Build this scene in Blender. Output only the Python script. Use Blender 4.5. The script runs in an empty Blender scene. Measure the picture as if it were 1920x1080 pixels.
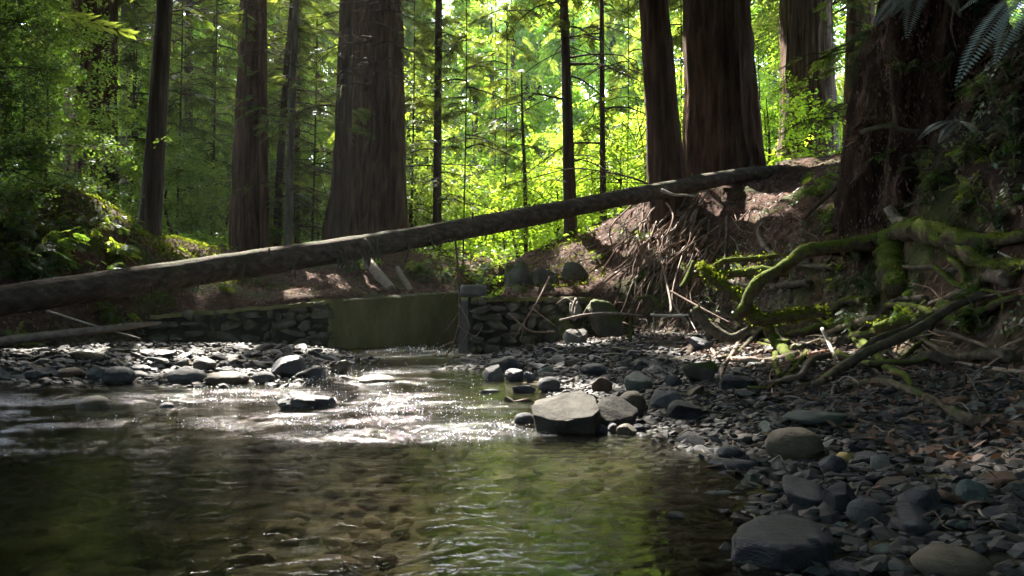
import bpy, math, random
import numpy as np
from mathutils import Vector

SEED = 7
random.seed(SEED)
RNG = np.random.default_rng(SEED)
R = math.radians
scene = bpy.context.scene
COL = scene.collection

# ------------------------------------------------------------------ camera, sky, sun, exposure
F = 1507.0                      # focal length in photo pixels (1920 wide)
CAM = np.array([0.0, 0.0, 0.70])
PITCH = math.atan(50 / F)
cam_d = bpy.data.cameras.new('camera')
cam_d.sensor_width = 36
cam_d.lens = F / 1920 * 36
cam_d.clip_start = 0.05
cam_d.clip_end = 2000
cam = bpy.data.objects.new('camera', cam_d)
COL.objects.link(cam)
cam.location = CAM
cam.rotation_euler = (R(90) + PITCH, 0, 0)
scene.camera = cam

SUN_EL, SUN_AZ = R(46), R(-20)         # azimuth measured from +Y towards +X
S = np.array([math.sin(SUN_AZ) * math.cos(SUN_EL), math.cos(SUN_AZ) * math.cos(SUN_EL), math.sin(SUN_EL)])
world = bpy.data.worlds.new('World')
scene.world = world
world.use_nodes = True
wn = world.node_tree
bg = wn.nodes['Background']
sky = wn.nodes.new('ShaderNodeTexSky')
sky.sky_type = 'NISHITA'
sky.sun_disc = False
sky.sun_elevation = SUN_EL
sky.sun_rotation = SUN_AZ
sky.air_density = 1.0
sky.dust_density = 2.0
wn.links.new(sky.outputs[0], bg.inputs[0])
bg.inputs[1].default_value = 0.15
sun_d = bpy.data.lights.new('sun', 'SUN')
sun_d.energy = 2.4
sun_d.angle = R(0.55)
sun_d.color = (1.0, 0.93, 0.82)
sun = bpy.data.objects.new('sun', sun_d)
COL.objects.link(sun)
sun.rotation_euler = Vector(-S).to_track_quat('-Z', 'Y').to_euler()
scene.view_settings.view_transform = 'Standard'
scene.view_settings.look = 'None'
scene.view_settings.gamma = 1
scene.view_settings.exposure = 3.9
scene.cycles.max_bounces = 7
scene.cycles.diffuse_bounces = 4
scene.cycles.glossy_bounces = 3
scene.cycles.transmission_bounces = 4
scene.cycles.transparent_max_bounces = 8
scene.cycles.caustics_reflective = False
scene.cycles.caustics_refractive = False
scene.cycles.sample_clamp_indirect = 4
scene.cycles.use_denoising = True

# ------------------------------------------------------------------ numeric helpers
def P(px, py, Y):
    """photo pixel + distance along +Y -> world point"""
    u, v = (px - 960) / F, (540 - py) / F
    d = np.array([u, math.cos(PITCH) - v * math.sin(PITCH), math.sin(PITCH) + v * math.cos(PITCH)])
    return CAM + d * (Y / d[1])

def nrm(a):
    return a / (np.linalg.norm(a, axis=-1, keepdims=True) + 1e-9)

def hash3(i, j, k, seed=0):
    n = (i * 374761393 + j * 668265263 + k * 2147483647 + seed * 1274126177) & 0xffffffff
    n = ((n ^ (n >> 13)) * 1274126177) & 0xffffffff
    n = n ^ (n >> 16)
    return (n & 0xffff) / 65535.0 * 2 - 1

def noise3(p, seed=0):
    p = np.asarray(p, float)
    f = np.floor(p).astype(np.int64)
    t = p - f
    t = t * t * (3 - 2 * t)
    out = 0
    for a in (0, 1):
        for b in (0, 1):
            for c in (0, 1):
                w = (t[..., 0] if a else 1 - t[..., 0]) * (t[..., 1] if b else 1 - t[..., 1]) * (t[..., 2] if c else 1 - t[..., 2])
                out = out + w * hash3(f[..., 0] + a, f[..., 1] + b, f[..., 2] + c, seed)
    return out

def fbm(p, oct=3, seed=0):
    p = np.asarray(p, float)
    s, a = 0, 1.0
    for o in range(oct):
        s = s + a * noise3(p * (2.03 ** o), seed + o * 17)
        a *= 0.5
    return s

def sstep(a, b, x):
    t = np.clip((x - a) / (b - a), 0, 1)
    return t * t * (3 - 2 * t)

# ------------------------------------------------------------------ mesh helpers
class MB:
    """collects pieces of one mesh"""
    def __init__(self):
        self.V, self.Q, self.T, self.A = [], [], [], []
        self.n = 0
    def add(self, V, Fc, tint=0.5):
        V = np.asarray(V, float).reshape(-1, 3)
        Fc = np.asarray(Fc, np.int64)
        (self.Q if Fc.shape[1] == 4 else self.T).append(Fc + self.n)
        self.V.append(V)
        self.A.append(np.broadcast_to(np.asarray(tint, float), (len(V),)).copy())
        self.n += len(V)
        return self
    def quads(self, Qv, tint=0.5):
        """Qv (n,4,3) loose quads; tint scalar or (n,)"""
        n = len(Qv)
        if n == 0:
            return self
        t = np.repeat(np.broadcast_to(np.asarray(tint, float), (n,)), 4)
        return self.add(Qv.reshape(-1, 3), np.arange(n * 4).reshape(n, 4), t)
    def arrays(self):
        return np.concatenate(self.V), (np.concatenate(self.Q) if self.Q else np.zeros((0, 4), int)), (np.concatenate(self.T) if self.T else np.zeros((0, 3), int))
    def mesh(self, name, mat, origin=(0, 0, 0), smooth=True):
        V, Q, T = self.arrays()
        V = V - np.asarray(origin, float)
        me = bpy.data.meshes.new(name)
        me.vertices.add(len(V))
        me.vertices.foreach_set('co', V.astype(np.float32).ravel())
        loops = np.concatenate([Q.ravel(), T.ravel()]).astype(np.int32)
        starts = np.concatenate([np.arange(len(Q)) * 4, len(Q) * 4 + np.arange(len(T)) * 3]).astype(np.int32)
        me.loops.add(len(loops))
        me.loops.foreach_set('vertex_index', loops)
        me.polygons.add(len(starts))
        me.polygons.foreach_set('loop_start', starts)
        me.polygons.foreach_set('use_smooth', np.full(len(starts), smooth))
        at = me.attributes.new('tint', 'FLOAT', 'POINT')
        at.data.foreach_set('value', np.concatenate(self.A).astype(np.float32))
        me.update(calc_edges=True)
        me.validate()
        me.materials.append(mat)
        return me
    def sharp(self, me, deg):
        me.set_sharp_from_angle(angle=R(deg))
    def build(self, name, mat, parent=None, origin=None, smooth=True):
        if origin is None:
            origin = parent.location if parent is not None else (0, 0, 0)
        me = self.mesh(name, mat, origin, smooth)
        o = bpy.data.objects.new(name, me)
        COL.objects.link(o)
        if parent is not None:
            o.parent = parent
        else:
            o.location = origin
        return o

def tag(o, label, cat, group=None):
    o['label'] = label
    o['category'] = cat
    if group:
        o['group'] = group
    return o

def kind(o, k):
    o['kind'] = k
    return o

def empty(name, loc, label, cat, group=None):
    o = bpy.data.objects.new(name, None)
    o.empty_display_size = 0.2
    COL.objects.link(o)
    o.location = tuple(float(c) for c in loc)
    return tag(o, label, cat, group)

def smooth_path(pts, rad, step):
    """Catmull-Rom resample"""
    pts = np.asarray(pts, float)
    rad = np.asarray(rad, float)
    if len(pts) == 2:
        n = max(2, int(np.linalg.norm(pts[1] - pts[0]) / step) + 1)
        t = np.linspace(0, 1, n)[:, None]
        return pts[0] * (1 - t) + pts[1] * t, rad[0] * (1 - t[:, 0]) + rad[1] * t[:, 0]
    E = np.vstack([2 * pts[0] - pts[1], pts, 2 * pts[-1] - pts[-2]])
    out, ro = [], []
    for i in range(len(pts) - 1):
        p0, p1, p2, p3 = E[i:i + 4]
        n = max(2, int(np.linalg.norm(p2 - p1) / step) + 1)
        for k in range(n):
            t = k / n
            out.append(0.5 * (2 * p1 + (p2 - p0) * t + (2 * p0 - 5 * p1 + 4 * p2 - p3) * t * t + (3 * p1 - p0 - 3 * p2 + p3) * t ** 3))
            ro.append(rad[i] * (1 - t) + rad[i + 1] * t)
    out.append(pts[-1])
    ro.append(rad[-1])
    return np.array(out), np.array(ro)

def tube(mb, pts, rad, seg=8, step=0.1, rough=0.08, freq=6.0, tint=0.5, seed=0, ridge=0.0, ridges=9):
    C, r = smooth_path(pts, rad, step)
    n = len(C)
    T = nrm(np.gradient(C, axis=0))
    ref = np.array([0.0, 0, 1]) if abs(T[0][2]) < 0.9 else np.array([0.0, 1, 0])
    A = nrm(np.cross(T, ref))
    B = np.cross(T, A)
    th = np.linspace(0, 2 * math.pi, seg, endpoint=False)
    d = A[:, None, :] * np.cos(th)[None, :, None] + B[:, None, :] * np.sin(th)[None, :, None]
    V = C[:, None, :] + d * r[:, None, None]
    if rough:
        k = fbm(V * freq, 2, seed) * rough
        if ridge:
            q = np.stack([np.cos(th)[None, :] * ridges / 3 + 0 * r[:, None], np.sin(th)[None, :] * ridges / 3 + 0 * r[:, None],
                          np.arange(n)[:, None] * step * 0.35 + 0 * th[None, :]], -1)
            k = k + ridge * (1 - 2 * np.abs(noise3(q, seed + 5))) 
        V = C[:, None, :] + d * (r[:, None] * (1 + k))[..., None]
    i = np.arange(n - 1)[:, None] * seg
    j = np.arange(seg)[None, :]
    j2 = (j + 1) % seg
    Q = np.stack([i + j, i + j2, i + seg + j2, i + seg + j], -1).reshape(-1, 4)
    VV = np.concatenate([V.reshape(-1, 3), C[:1], C[-1:]])
    a = n * seg
    cap = [[a, (k + 1) % seg, k] for k in range(seg)] + [[a + 1, (n - 1) * seg + k, (n - 1) * seg + (k + 1) % seg] for k in range(seg)]
    m0 = mb.n
    mb.add(VV, Q, tint)
    mb.T.append(np.array(cap) + m0)
    return C, r

def ico(sub):
    import bmesh
    bm = bmesh.new()
    bmesh.ops.create_icosphere(bm, subdivisions=sub, radius=1)
    bm.verts.ensure_lookup_table()
    V = np.array([v.co[:] for v in bm.verts])
    T = np.array([[v.index for v in f.verts] for f in bm.faces])
    bm.free()
    return V, T
ICO = {k: ico(k) for k in (1, 2, 3, 4)}

def rock_shape(seed, sub=3, facets=9, cut=(0.62, 0.95), rough=0.05, freq=2.2, power=2.0):
    rg = np.random.default_rng(seed)
    V, T = ICO[sub]
    V = V.copy()
    if power != 2:
        V = V / (np.sum(np.abs(V) ** power, axis=1, keepdims=True) ** (1 / power))
    for k in range(facets):
        n = nrm(rg.normal(size=3))
        c = rg.uniform(*cut)
        d = V @ n
        over = np.maximum(d - c, 0)
        V = V - n * (over * 0.95)[:, None]
    V = V * (1 + rough * fbm(V * freq + seed * 3.1, 3, seed) + (rough * .35 * fbm(V * 7 + seed * 1.7, 3, seed + 3) if sub > 2 else 0))[:, None]
    V = V - (V.max(0) + V.min(0)) / 2
    return V / (V.max(0) - V.min(0)), T        # unit bounding box, centred

def rotm(yaw, pitch, roll):
    cy, sy, cp, sp, cr, sr = np.cos(yaw), np.sin(yaw), np.cos(pitch), np.sin(pitch), np.cos(roll), np.sin(roll)
    M = np.empty(np.shape(yaw) + (3, 3))
    M[..., 0, 0] = cy * cp; M[..., 0, 1] = cy * sp * sr - sy * cr; M[..., 0, 2] = cy * sp * cr + sy * sr
    M[..., 1, 0] = sy * cp; M[..., 1, 1] = sy * sp * sr + cy * cr; M[..., 1, 2] = sy * sp * cr - cy * sr
    M[..., 2, 0] = -sp;     M[..., 2, 1] = cp * sr;                M[..., 2, 2] = cp * cr
    return M

def scatter(tmpl, pos, yaw, pitch, roll, scale):
    """tmpl (n,4,3) -> (N*n,4,3)"""
    M = rotm(np.asarray(yaw), np.asarray(pitch), np.asarray(roll))
    V = np.einsum('kij,nqj->knqi', M, tmpl) * np.asarray(scale).reshape(-1, 1, 1, 1) + np.asarray(pos)[:, None, None, :]
    return V.reshape(-1, 4, 3)

def kite(c, d, w, L, W):
    c, d, w = np.asarray(c, float), nrm(np.asarray(d, float)), nrm(np.asarray(w, float))
    return np.array([c, c + d * L * 0.45 + w * W / 2, c + d * L, c + d * L * 0.45 - w * W / 2])

def tmpl_conifer(seed=1, n=9, wide=0.42):
    rg = np.random.default_rng(seed)
    q = [kite((0, 0, 0), (1, 0, -0.05), (0, 1, 0), 1.0, 0.035)]
    for i in range(n):
        t = 0.06 + 0.9 * i / (n - 1)
        L = wide * (1 - 0.75 * t) * (0.75 + 0.5 * rg.random()) + 0.07
        z = -0.16 * t * t
        for s in (-1, 1):
            dx = (0.75 + rg.uniform(-.2, .2), s * 0.8, -0.12 + rg.uniform(-.22, .12))
            q.append(kite((t, 0, z), dx, (0.7, -s * 0.6, rg.uniform(-.35, .35)), L, 0.075 + 0.03 * rg.random()))
    return np.array(q)

def tmpl_broad(seed=2, n=11, leaf=0.3):
    rg = np.random.default_rng(seed)
    q = []
    for i in range(n):
        t = rg.random()
        a = rg.uniform(0, 2 * math.pi)
        r = rg.uniform(0.05, 0.55)
        c = (r * math.cos(a), r * math.sin(a), rg.uniform(-.25, .25))
        d = (math.cos(a) + rg.uniform(-.6, .6), math.sin(a) + rg.uniform(-.6, .6), rg.uniform(-.6, .15))
        w = (-d[1], d[0], rg.uniform(-.5, .5))
        q.append(kite(c, d, w, leaf * rg.uniform(.7, 1.2), leaf * rg.uniform(.5, .8)))
    return np.array(q)
TC = [tmpl_conifer(k) for k in range(4)]
TB = [tmpl_broad(k + 10) for k in range(4)]

# ------------------------------------------------------------------ sunlit spots: gaps of the canopy lie along these rays
def water_at(px, py):
    u, v = (px - 960) / F, (540 - py) / F
    d = np.array([u, math.cos(PITCH) - v * math.sin(PITCH), math.sin(PITCH) + v * math.cos(PITCH)])
    return CAM + d * (-CAM[2] / d[2])

LIT = []
for px, py, r in [(440, 742, .5), (520, 742, .4), (600, 760, .5), (690, 775, .5), (790, 775, .5), (870, 800, .42), (800, 815, .35),
                  (620, 705, .7), (560, 735, .5), (690, 695, .6), (800, 662, 1.0), (860, 652, .9), (380, 690, .4), (590, 664, .7), (470, 672, .6), (320, 700, .35),
                  (700, 880, .3), (930, 740, .5), (1010, 730, .4)]:
    LIT.append((water_at(px, py), r))
for px, py, Y, r in [(1060, 745, 4.9, .32), (1150, 760, 5.0, .2), (440, 575, 17.5, .5), (530, 572, 16.8, .4), (700, 510, 21.5, .3), (745, 525, 21.2, .25), (600, 530, 20.5, .35),
                     (650, 545, 20, .3), (1120, 465, 18.2, .6), (1180, 440, 17.8, .4), (1440, 410, 15.4, .55), (1255, 420, 16.2, .5), (1230, 480, 15.5, .4), (1290, 440, 16, .5), (1310, 400, 16.3, .4), (1380, 440, 15.2, .5), (1200, 500, 16.5, .4), (1330, 515, 10.6, .3), (1380, 555, 10.4, .3),
                     (1410, 590, 10.2, .28), (1490, 588, 10, .3), (1450, 650, 10, .3), (1340, 620, 10.3, .25), (1088, 630, 13.6, .3), (1085, 565, 14.6, .25),
                     (330, 468, 19.4, .8), (200, 428, 15.2, .25), (370, 480, 19.4, .6), (1480, 150, 26, .8), (1478, 250, 26, .8), (1500, 310, 18, .5), (1240, 357, 16.2, .3),
                     (1400, 700, 9.0, .3), (200, 660, 12.5, .3), (210, 585, 11.5, .3), (110, 500, 12.5, .3), (1030, 480, 17.5, .3)]:
    LIT.append((P(px, py, Y), r))
LP = np.array([a for a, b in LIT])
LR = np.array([b for a, b in LIT])

def blocks_light(pos, pad=0.4):
    """True where a leaf clump at pos would close one of the canopy's gaps"""
    pos = np.asarray(pos)
    bad = np.zeros(len(pos), bool)
    for p, r in zip(LP, LR):
        d = pos - p
        t = d @ S
        dist = np.linalg.norm(d - t[:, None] * S, axis=1)
        bad |= (t > 0.8) & (dist < r + pad)
    return bad

# ------------------------------------------------------------------ materials
def nodes_mat(name):
    m = bpy.data.materials.new(name)
    m.use_nodes = True
    nt = m.node_tree
    for n in list(nt.nodes):
        nt.nodes.remove(n)
    out = nt.nodes.new('ShaderNodeOutputMaterial')
    return m, nt, out

def N(nt, t, **kw):
    n = nt.nodes.new(t)
    for k, v in kw.items():
        if k.startswith('i_'):
            n.inputs[k[2:]].default_value = v
        else:
            setattr(n, k, v)
    return n

def ramp(nt, fac, stops):
    r = nt.nodes.new('ShaderNodeValToRGB')
    e = r.color_ramp.elements
    while len(e) < len(stops):
        e.new(0.5)
    for k, (p, c) in enumerate(stops):
        e[k].position = p
        e[k].color = (*c, 1) if len(c) == 3 else c
    nt.links.new(fac, r.inputs[0])
    return r

def coords(nt, scale, kindc='Object'):
    tc = N(nt, 'ShaderNodeTexCoord')
    mp = N(nt, 'ShaderNodeMapping')
    mp.inputs['Scale'].default_value = scale
    nt.links.new(tc.outputs[kindc], mp.inputs[0])
    return mp.outputs[0]

def solid_mat(name, stops, scale=(3, 3, 3), detail=5, nscale=1.0, rough=0.85, bump=0.3, bump_dist=0.02, bscale=None, ck='Object', moss=None, moss_up=0.0, moss_lo=0.5, spec=0.3, rand=0.0):
    """noise-coloured rough surface, optional moss patches (moss colour), optional per-object variation"""
    m, nt, out = nodes_mat(name)
    L = nt.links.new
    co = coords(nt, scale, ck)
    nz = N(nt, 'ShaderNodeTexNoise', i_Scale=nscale, i_Detail=detail, i_Roughness=0.6)
    L(co, nz.inputs['Vector'])
    fac = nz.outputs[0]
    if rand:
        oi = N(nt, 'ShaderNodeObjectInfo')
        ma = N(nt, 'ShaderNodeMath', operation='MULTIPLY_ADD')
        ma.inputs[1].default_value = rand
        L(oi.outputs['Random'], ma.inputs[0])
        sub = N(nt, 'ShaderNodeMath', operation='SUBTRACT')
        L(fac, sub.inputs[0]); sub.inputs[1].default_value = rand / 2
        L(sub.outputs[0], ma.inputs[2])
        fac = ma.outputs[0]
    col = ramp(nt, fac, stops).outputs[0]
    if moss:
        co2 = coords(nt, (1, 1, 1))
        n2 = N(nt, 'ShaderNodeTexNoise', i_Scale=moss[1], i_Detail=6, i_Roughness=0.65)
        L(co2, n2.inputs['Vector'])
        f2 = n2.outputs[0]
        if moss_up:
            ge = N(nt, 'ShaderNodeNewGeometry')
            sx = N(nt, 'ShaderNodeSeparateXYZ')
            L(ge.outputs['Normal'], sx.inputs[0])
            mm = N(nt, 'ShaderNodeMath', operation='MULTIPLY_ADD')
            mm.inputs[1].default_value = moss_up
            L(sx.outputs[2], mm.inputs[0]); L(f2, mm.inputs[2])
            f2 = mm.outputs[0]
        rf = ramp(nt, f2, [(moss_lo, (0, 0, 0)), (min(0.999, moss_lo + 0.16), (1, 1, 1))])
        n3 = N(nt, 'ShaderNodeTexNoise', i_Scale=35.0, i_Detail=3)
        L(co2, n3.inputs['Vector'])
        mc = ramp(nt, n3.outputs[0], [(0.3, tuple(c * 0.5 for c in moss[0])), (0.7, moss[0])])
        mx = N(nt, 'ShaderNodeMixRGB')
        L(rf.outputs[0], mx.inputs[0]); L(col, mx.inputs[1]); L(mc.outputs[0], mx.inputs[2])
        col = mx.outputs[0]
    b = N(nt, 'ShaderNodeBsdfPrincipled')
    b.inputs['Roughness'].default_value = rough
    b.inputs['Specular IOR Level'].default_value = spec
    L(col, b.inputs['Base Color'])
    co3 = coords(nt, bscale or scale, ck)
    nb = N(nt, 'ShaderNodeTexNoise', i_Scale=nscale * 2.5, i_Detail=6, i_Roughness=0.7)
    L(co3, nb.inputs['Vector'])
    bp = N(nt, 'ShaderNodeBump', i_Strength=bump, i_Distance=bump_dist)
    L(nb.outputs[0], bp.inputs['Height'])
    L(bp.outputs[0], b.inputs['Normal'])
    L(b.outputs[0], out.inputs[0])
    return m

def leaf_mat(name, dark, light, trans_d, trans_l, tr=0.5, gloss=0.06, grough=0.4, gcol=(0.8, 0.85, 0.9)):
    m, nt, out = nodes_mat(name)
    L = nt.links.new
    at = N(nt, 'ShaderNodeAttribute', attribute_name='tint')
    c1 = ramp(nt, at.outputs['Fac'], [(0, dark), (1, light)])
    c2 = ramp(nt, at.outputs['Fac'], [(0, trans_d), (1, trans_l)])
    d = N(nt, 'ShaderNodeBsdfDiffuse'); t = N(nt, 'ShaderNodeBsdfTranslucent')
    L(c1.outputs[0], d.inputs[0]); L(c2.outputs[0], t.inputs[0])
    mx = N(nt, 'ShaderNodeMixShader'); mx.inputs[0].default_value = tr
    L(d.outputs[0], mx.inputs[1]); L(t.outputs[0], mx.inputs[2])
    g = N(nt, 'ShaderNodeBsdfGlossy'); g.inputs['Roughness'].default_value = grough
    g.inputs[0].default_value = (*gcol, 1)
    m2 = N(nt, 'ShaderNodeMixShader'); m2.inputs[0].default_value = gloss
    L(mx.outputs[0], m2.inputs[1]); L(g.outputs[0], m2.inputs[2])
    L(m2.outputs[0], out.inputs[0])
    return m

M = {}
M['redwood'] = solid_mat('redwood_bark', [(0.3, (0.020, 0.013, 0.010)), (0.5, (0.082, 0.044, 0.030)), (0.72, (0.165, 0.10, 0.07))], (8, 8, 0.9), 8, 1.0, 0.95, 1.0, 0.07, (11, 11, 0.9), spec=0.1)
M['darkbark'] = solid_mat('dark_bark', [(0.3, (0.025, 0.018, 0.014)), (0.6, (0.082, 0.058, 0.044)), (0.8, (0.15, 0.115, 0.09))], (10, 10, 1.0), 6, 1.0, 0.95, 0.9, 0.04, (13, 13, 1.2), spec=0.1)
M['greybark'] = solid_mat('grey_bark', [(0.3, (0.05, 0.046, 0.04)), (0.7, (0.16, 0.15, 0.13))], (8, 8, 1.5), 5, 1.0, 0.95, 0.6, 0.03, spec=0.1)
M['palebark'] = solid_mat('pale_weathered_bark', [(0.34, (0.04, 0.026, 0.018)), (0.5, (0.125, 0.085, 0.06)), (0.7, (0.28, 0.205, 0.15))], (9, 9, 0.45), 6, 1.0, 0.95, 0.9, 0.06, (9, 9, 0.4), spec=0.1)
M['logbark'] = solid_mat('fallen_log_bark', [(0.3, (0.032, 0.023, 0.016)), (0.55, (0.105, 0.076, 0.054)), (0.75, (0.205, 0.16, 0.12))], (1.6, 12, 12), 8, 1.0, 0.9, 1.0, 0.04, (2.2, 16, 16), moss=((0.05, 0.065, 0.02), 2.2), moss_up=0.16, moss_lo=0.60, spec=0.2)
M['wood'] = solid_mat('weathered_wood', [(0.3, (0.09, 0.065, 0.048)), (0.7, (0.25, 0.20, 0.155))], (14, 14, 14), 4, 1.0, 0.8, 0.5, 0.01, spec=0.25, rand=0.3)
M['redwoodstick'] = solid_mat('reddish_dead_wood', [(0.25, (0.10, 0.058, 0.04)), (0.75, (0.30, 0.19, 0.14))], (14, 14, 14), 4, 1.0, 0.85, 0.5, 0.01, spec=0.2, rand=0.5)
M['bleached'] = solid_mat('bleached_wood', [(0.3, (0.26, 0.23, 0.19)), (0.7, (0.52, 0.48, 0.42))], (14, 14, 14), 4, 1.0, 0.7, 0.5, 0.01)
M['mosswood'] = solid_mat('moss_covered_wood', [(0.3, (0.035, 0.025, 0.018)), (0.7, (0.11, 0.085, 0.06))], (10, 10, 10), 5, 1.0, 0.95, 0.8, 0.02, moss=((0.095, 0.125, 0.017), 5.0), moss_up=0.3, moss_lo=0.46, spec=0.1)
M['mossbranch'] = solid_mat('partly_mossy_branch', [(0.3, (0.04, 0.032, 0.024)), (0.7, (0.15, 0.12, 0.09))], (10, 10, 10), 5, 1.0, 0.9, 0.8, 0.02, moss=((0.06, 0.09, 0.015), 4.0), moss_up=0.15, moss_lo=0.58, spec=0.15)
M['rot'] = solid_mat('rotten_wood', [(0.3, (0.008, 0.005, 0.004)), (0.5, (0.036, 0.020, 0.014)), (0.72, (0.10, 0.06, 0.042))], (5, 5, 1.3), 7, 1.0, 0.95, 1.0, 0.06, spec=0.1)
def stone_mat(name, stops, rough=0.75, rand=0.35, spec=0.22, bump=0.6):
    return solid_mat(name, stops, (1.3, 1.0, 1.0), 9, 2.4, rough, bump, 0.03, bscale=(2.5, 2.5, 2.5), ck='Generated', rand=rand, spec=spec)
M['stone'] = stone_mat('grey_river_stone', [(0.2, (0.034, 0.035, 0.039)), (0.5, (0.082, 0.083, 0.088)), (0.8, (0.165, 0.16, 0.158))])
M['stone_dark'] = stone_mat('dark_wet_stone', [(0.2, (0.014, 0.015, 0.020)), (0.55, (0.040, 0.042, 0.052)), (0.85, (0.085, 0.088, 0.10))], 0.38)
M['stone_boulder'] = stone_mat('weathered_boulder_stone', [(0.2, (0.017, 0.0165, 0.0155)), (0.5, (0.075, 0.071, 0.063)), (0.8, (0.12, 0.114, 0.10))], 0.9, spec=0.1)
M['stone_tan'] = stone_mat('tan_river_stone', [(0.2, (0.06, 0.048, 0.033)), (0.55, (0.12, 0.098, 0.07)), (0.85, (0.19, 0.16, 0.12))], 0.6)
M['stone_pale'] = stone_mat('pale_dry_stone', [(0.2, (0.11, 0.10, 0.09)), (0.55, (0.19, 0.18, 0.165)), (0.85, (0.30, 0.285, 0.26))], 0.75)
M['stone_green'] = stone_mat('greenish_stone', [(0.2, (0.035, 0.05, 0.043)), (0.55, (0.085, 0.11, 0.098)), (0.85, (0.14, 0.16, 0.145))], 0.6)
M['stone_rust'] = stone_mat('rusty_brown_stone', [(0.2, (0.05, 0.028, 0.018)), (0.55, (0.11, 0.065, 0.042)), (0.85, (0.18, 0.12, 0.08))], 0.5)
M['stone_yellow'] = stone_mat('yellow_pebble_stone', [(0.2, (0.38, 0.27, 0.09)), (0.8, (0.55, 0.42, 0.17))], 0.5)
M['stone_moss'] = solid_mat('mossy_rock', [(0.3, (0.05, 0.045, 0.038)), (0.7, (0.15, 0.14, 0.12))], (2, 2, 2), 6, 2.0, 0.9, 0.5, 0.02, moss=((0.075, 0.10, 0.018), 2.5), moss_up=0.22, moss_lo=0.5, spec=0.15)
M['masonry'] = solid_mat('old_masonry', [(0.3, (0.06, 0.058, 0.04)), (0.7, (0.19, 0.18, 0.14))], (3, 3, 3), 6, 1.5, 0.9, 0.6, 0.02, moss=((0.05, 0.062, 0.018), 1.8), moss_up=0.15, moss_lo=0.5, spec=0.2)
M['mortar'] = solid_mat('dark_mortar', [(0.3, (0.02, 0.02, 0.016)), (0.7, (0.06, 0.058, 0.046))], (5, 5, 5), 5, 1.5, 0.95, 0.5, 0.02)
M['concrete'] = solid_mat('algae_stained_concrete', [(0.3, (0.095, 0.095, 0.032)), (0.5, (0.18, 0.175, 0.066)), (0.75, (0.28, 0.265, 0.125))], (1.3, 1.3, 0.9), 9, 1.3, 0.9, 0.35, 0.012, (6, 6, 6), moss=((0.06, 0.07, 0.018), 1.4), moss_up=0.5, moss_lo=0.64, spec=0.2)
M['concrete_grey'] = solid_mat('grey_concrete', [(0.3, (0.10, 0.10, 0.09)), (0.7, (0.22, 0.22, 0.20))], (2, 2, 2), 6, 1.5, 0.9, 0.3, 0.01, spec=0.2)
M['leaf_con'] = leaf_mat('conifer_needles', (0.022, 0.040, 0.012), (0.06, 0.085, 0.022), (0.07, 0.12, 0.015), (0.24, 0.28, 0.03), 0.5, 0.03)
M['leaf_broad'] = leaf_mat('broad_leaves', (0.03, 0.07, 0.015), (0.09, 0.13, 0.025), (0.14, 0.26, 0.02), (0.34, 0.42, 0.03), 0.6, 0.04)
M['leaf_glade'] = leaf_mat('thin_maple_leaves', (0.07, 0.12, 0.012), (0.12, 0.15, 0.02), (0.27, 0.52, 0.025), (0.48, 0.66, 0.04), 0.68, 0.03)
M['leaf_near'] = leaf_mat('dark_oak_leaves', (0.02, 0.045, 0.018), (0.05, 0.085, 0.03), (0.06, 0.13, 0.02), (0.18, 0.26, 0.03), 0.45, 0.025, 0.5)
M['fern'] = leaf_mat('fern_frond', (0.035, 0.06, 0.03), (0.06, 0.09, 0.04), (0.05, 0.10, 0.02), (0.10, 0.15, 0.03), 0.35, 0.03, 0.5)
M['fern_skylit'] = leaf_mat('skylit_fern_frond', (0.17, 0.20, 0.19), (0.25, 0.285, 0.27), (0.06, 0.10, 0.05), (0.1, 0.15, 0.07), 0.25, 0.05, 0.5)  # sky light on these ferns is put into a paler frond colour
M['clover'] = leaf_mat('clover_leaf', (0.03, 0.075, 0.012), (0.075, 0.13, 0.02), (0.06, 0.13, 0.012), (0.13, 0.2, 0.02), 0.4, 0.05)
M['mossfuzz'] = leaf_mat('moss_fuzz', (0.045, 0.062, 0.010), (0.12, 0.145, 0.02), (0.11, 0.15, 0.012), (0.24, 0.28, 0.022), 0.5, 0.0)
M['litter'] = leaf_mat('dead_leaf_litter', (0.06, 0.032, 0.022), (0.22, 0.14, 0.10), (0.05, 0.03, 0.02), (0.15, 0.09, 0.05), 0.2, 0.02)
M['drymoss'] = leaf_mat('dry_hanging_lichen', (0.07, 0.06, 0.045), (0.15, 0.13, 0.10), (0.06, 0.05, 0.03), (0.12, 0.10, 0.07), 0.3, 0.0)

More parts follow.
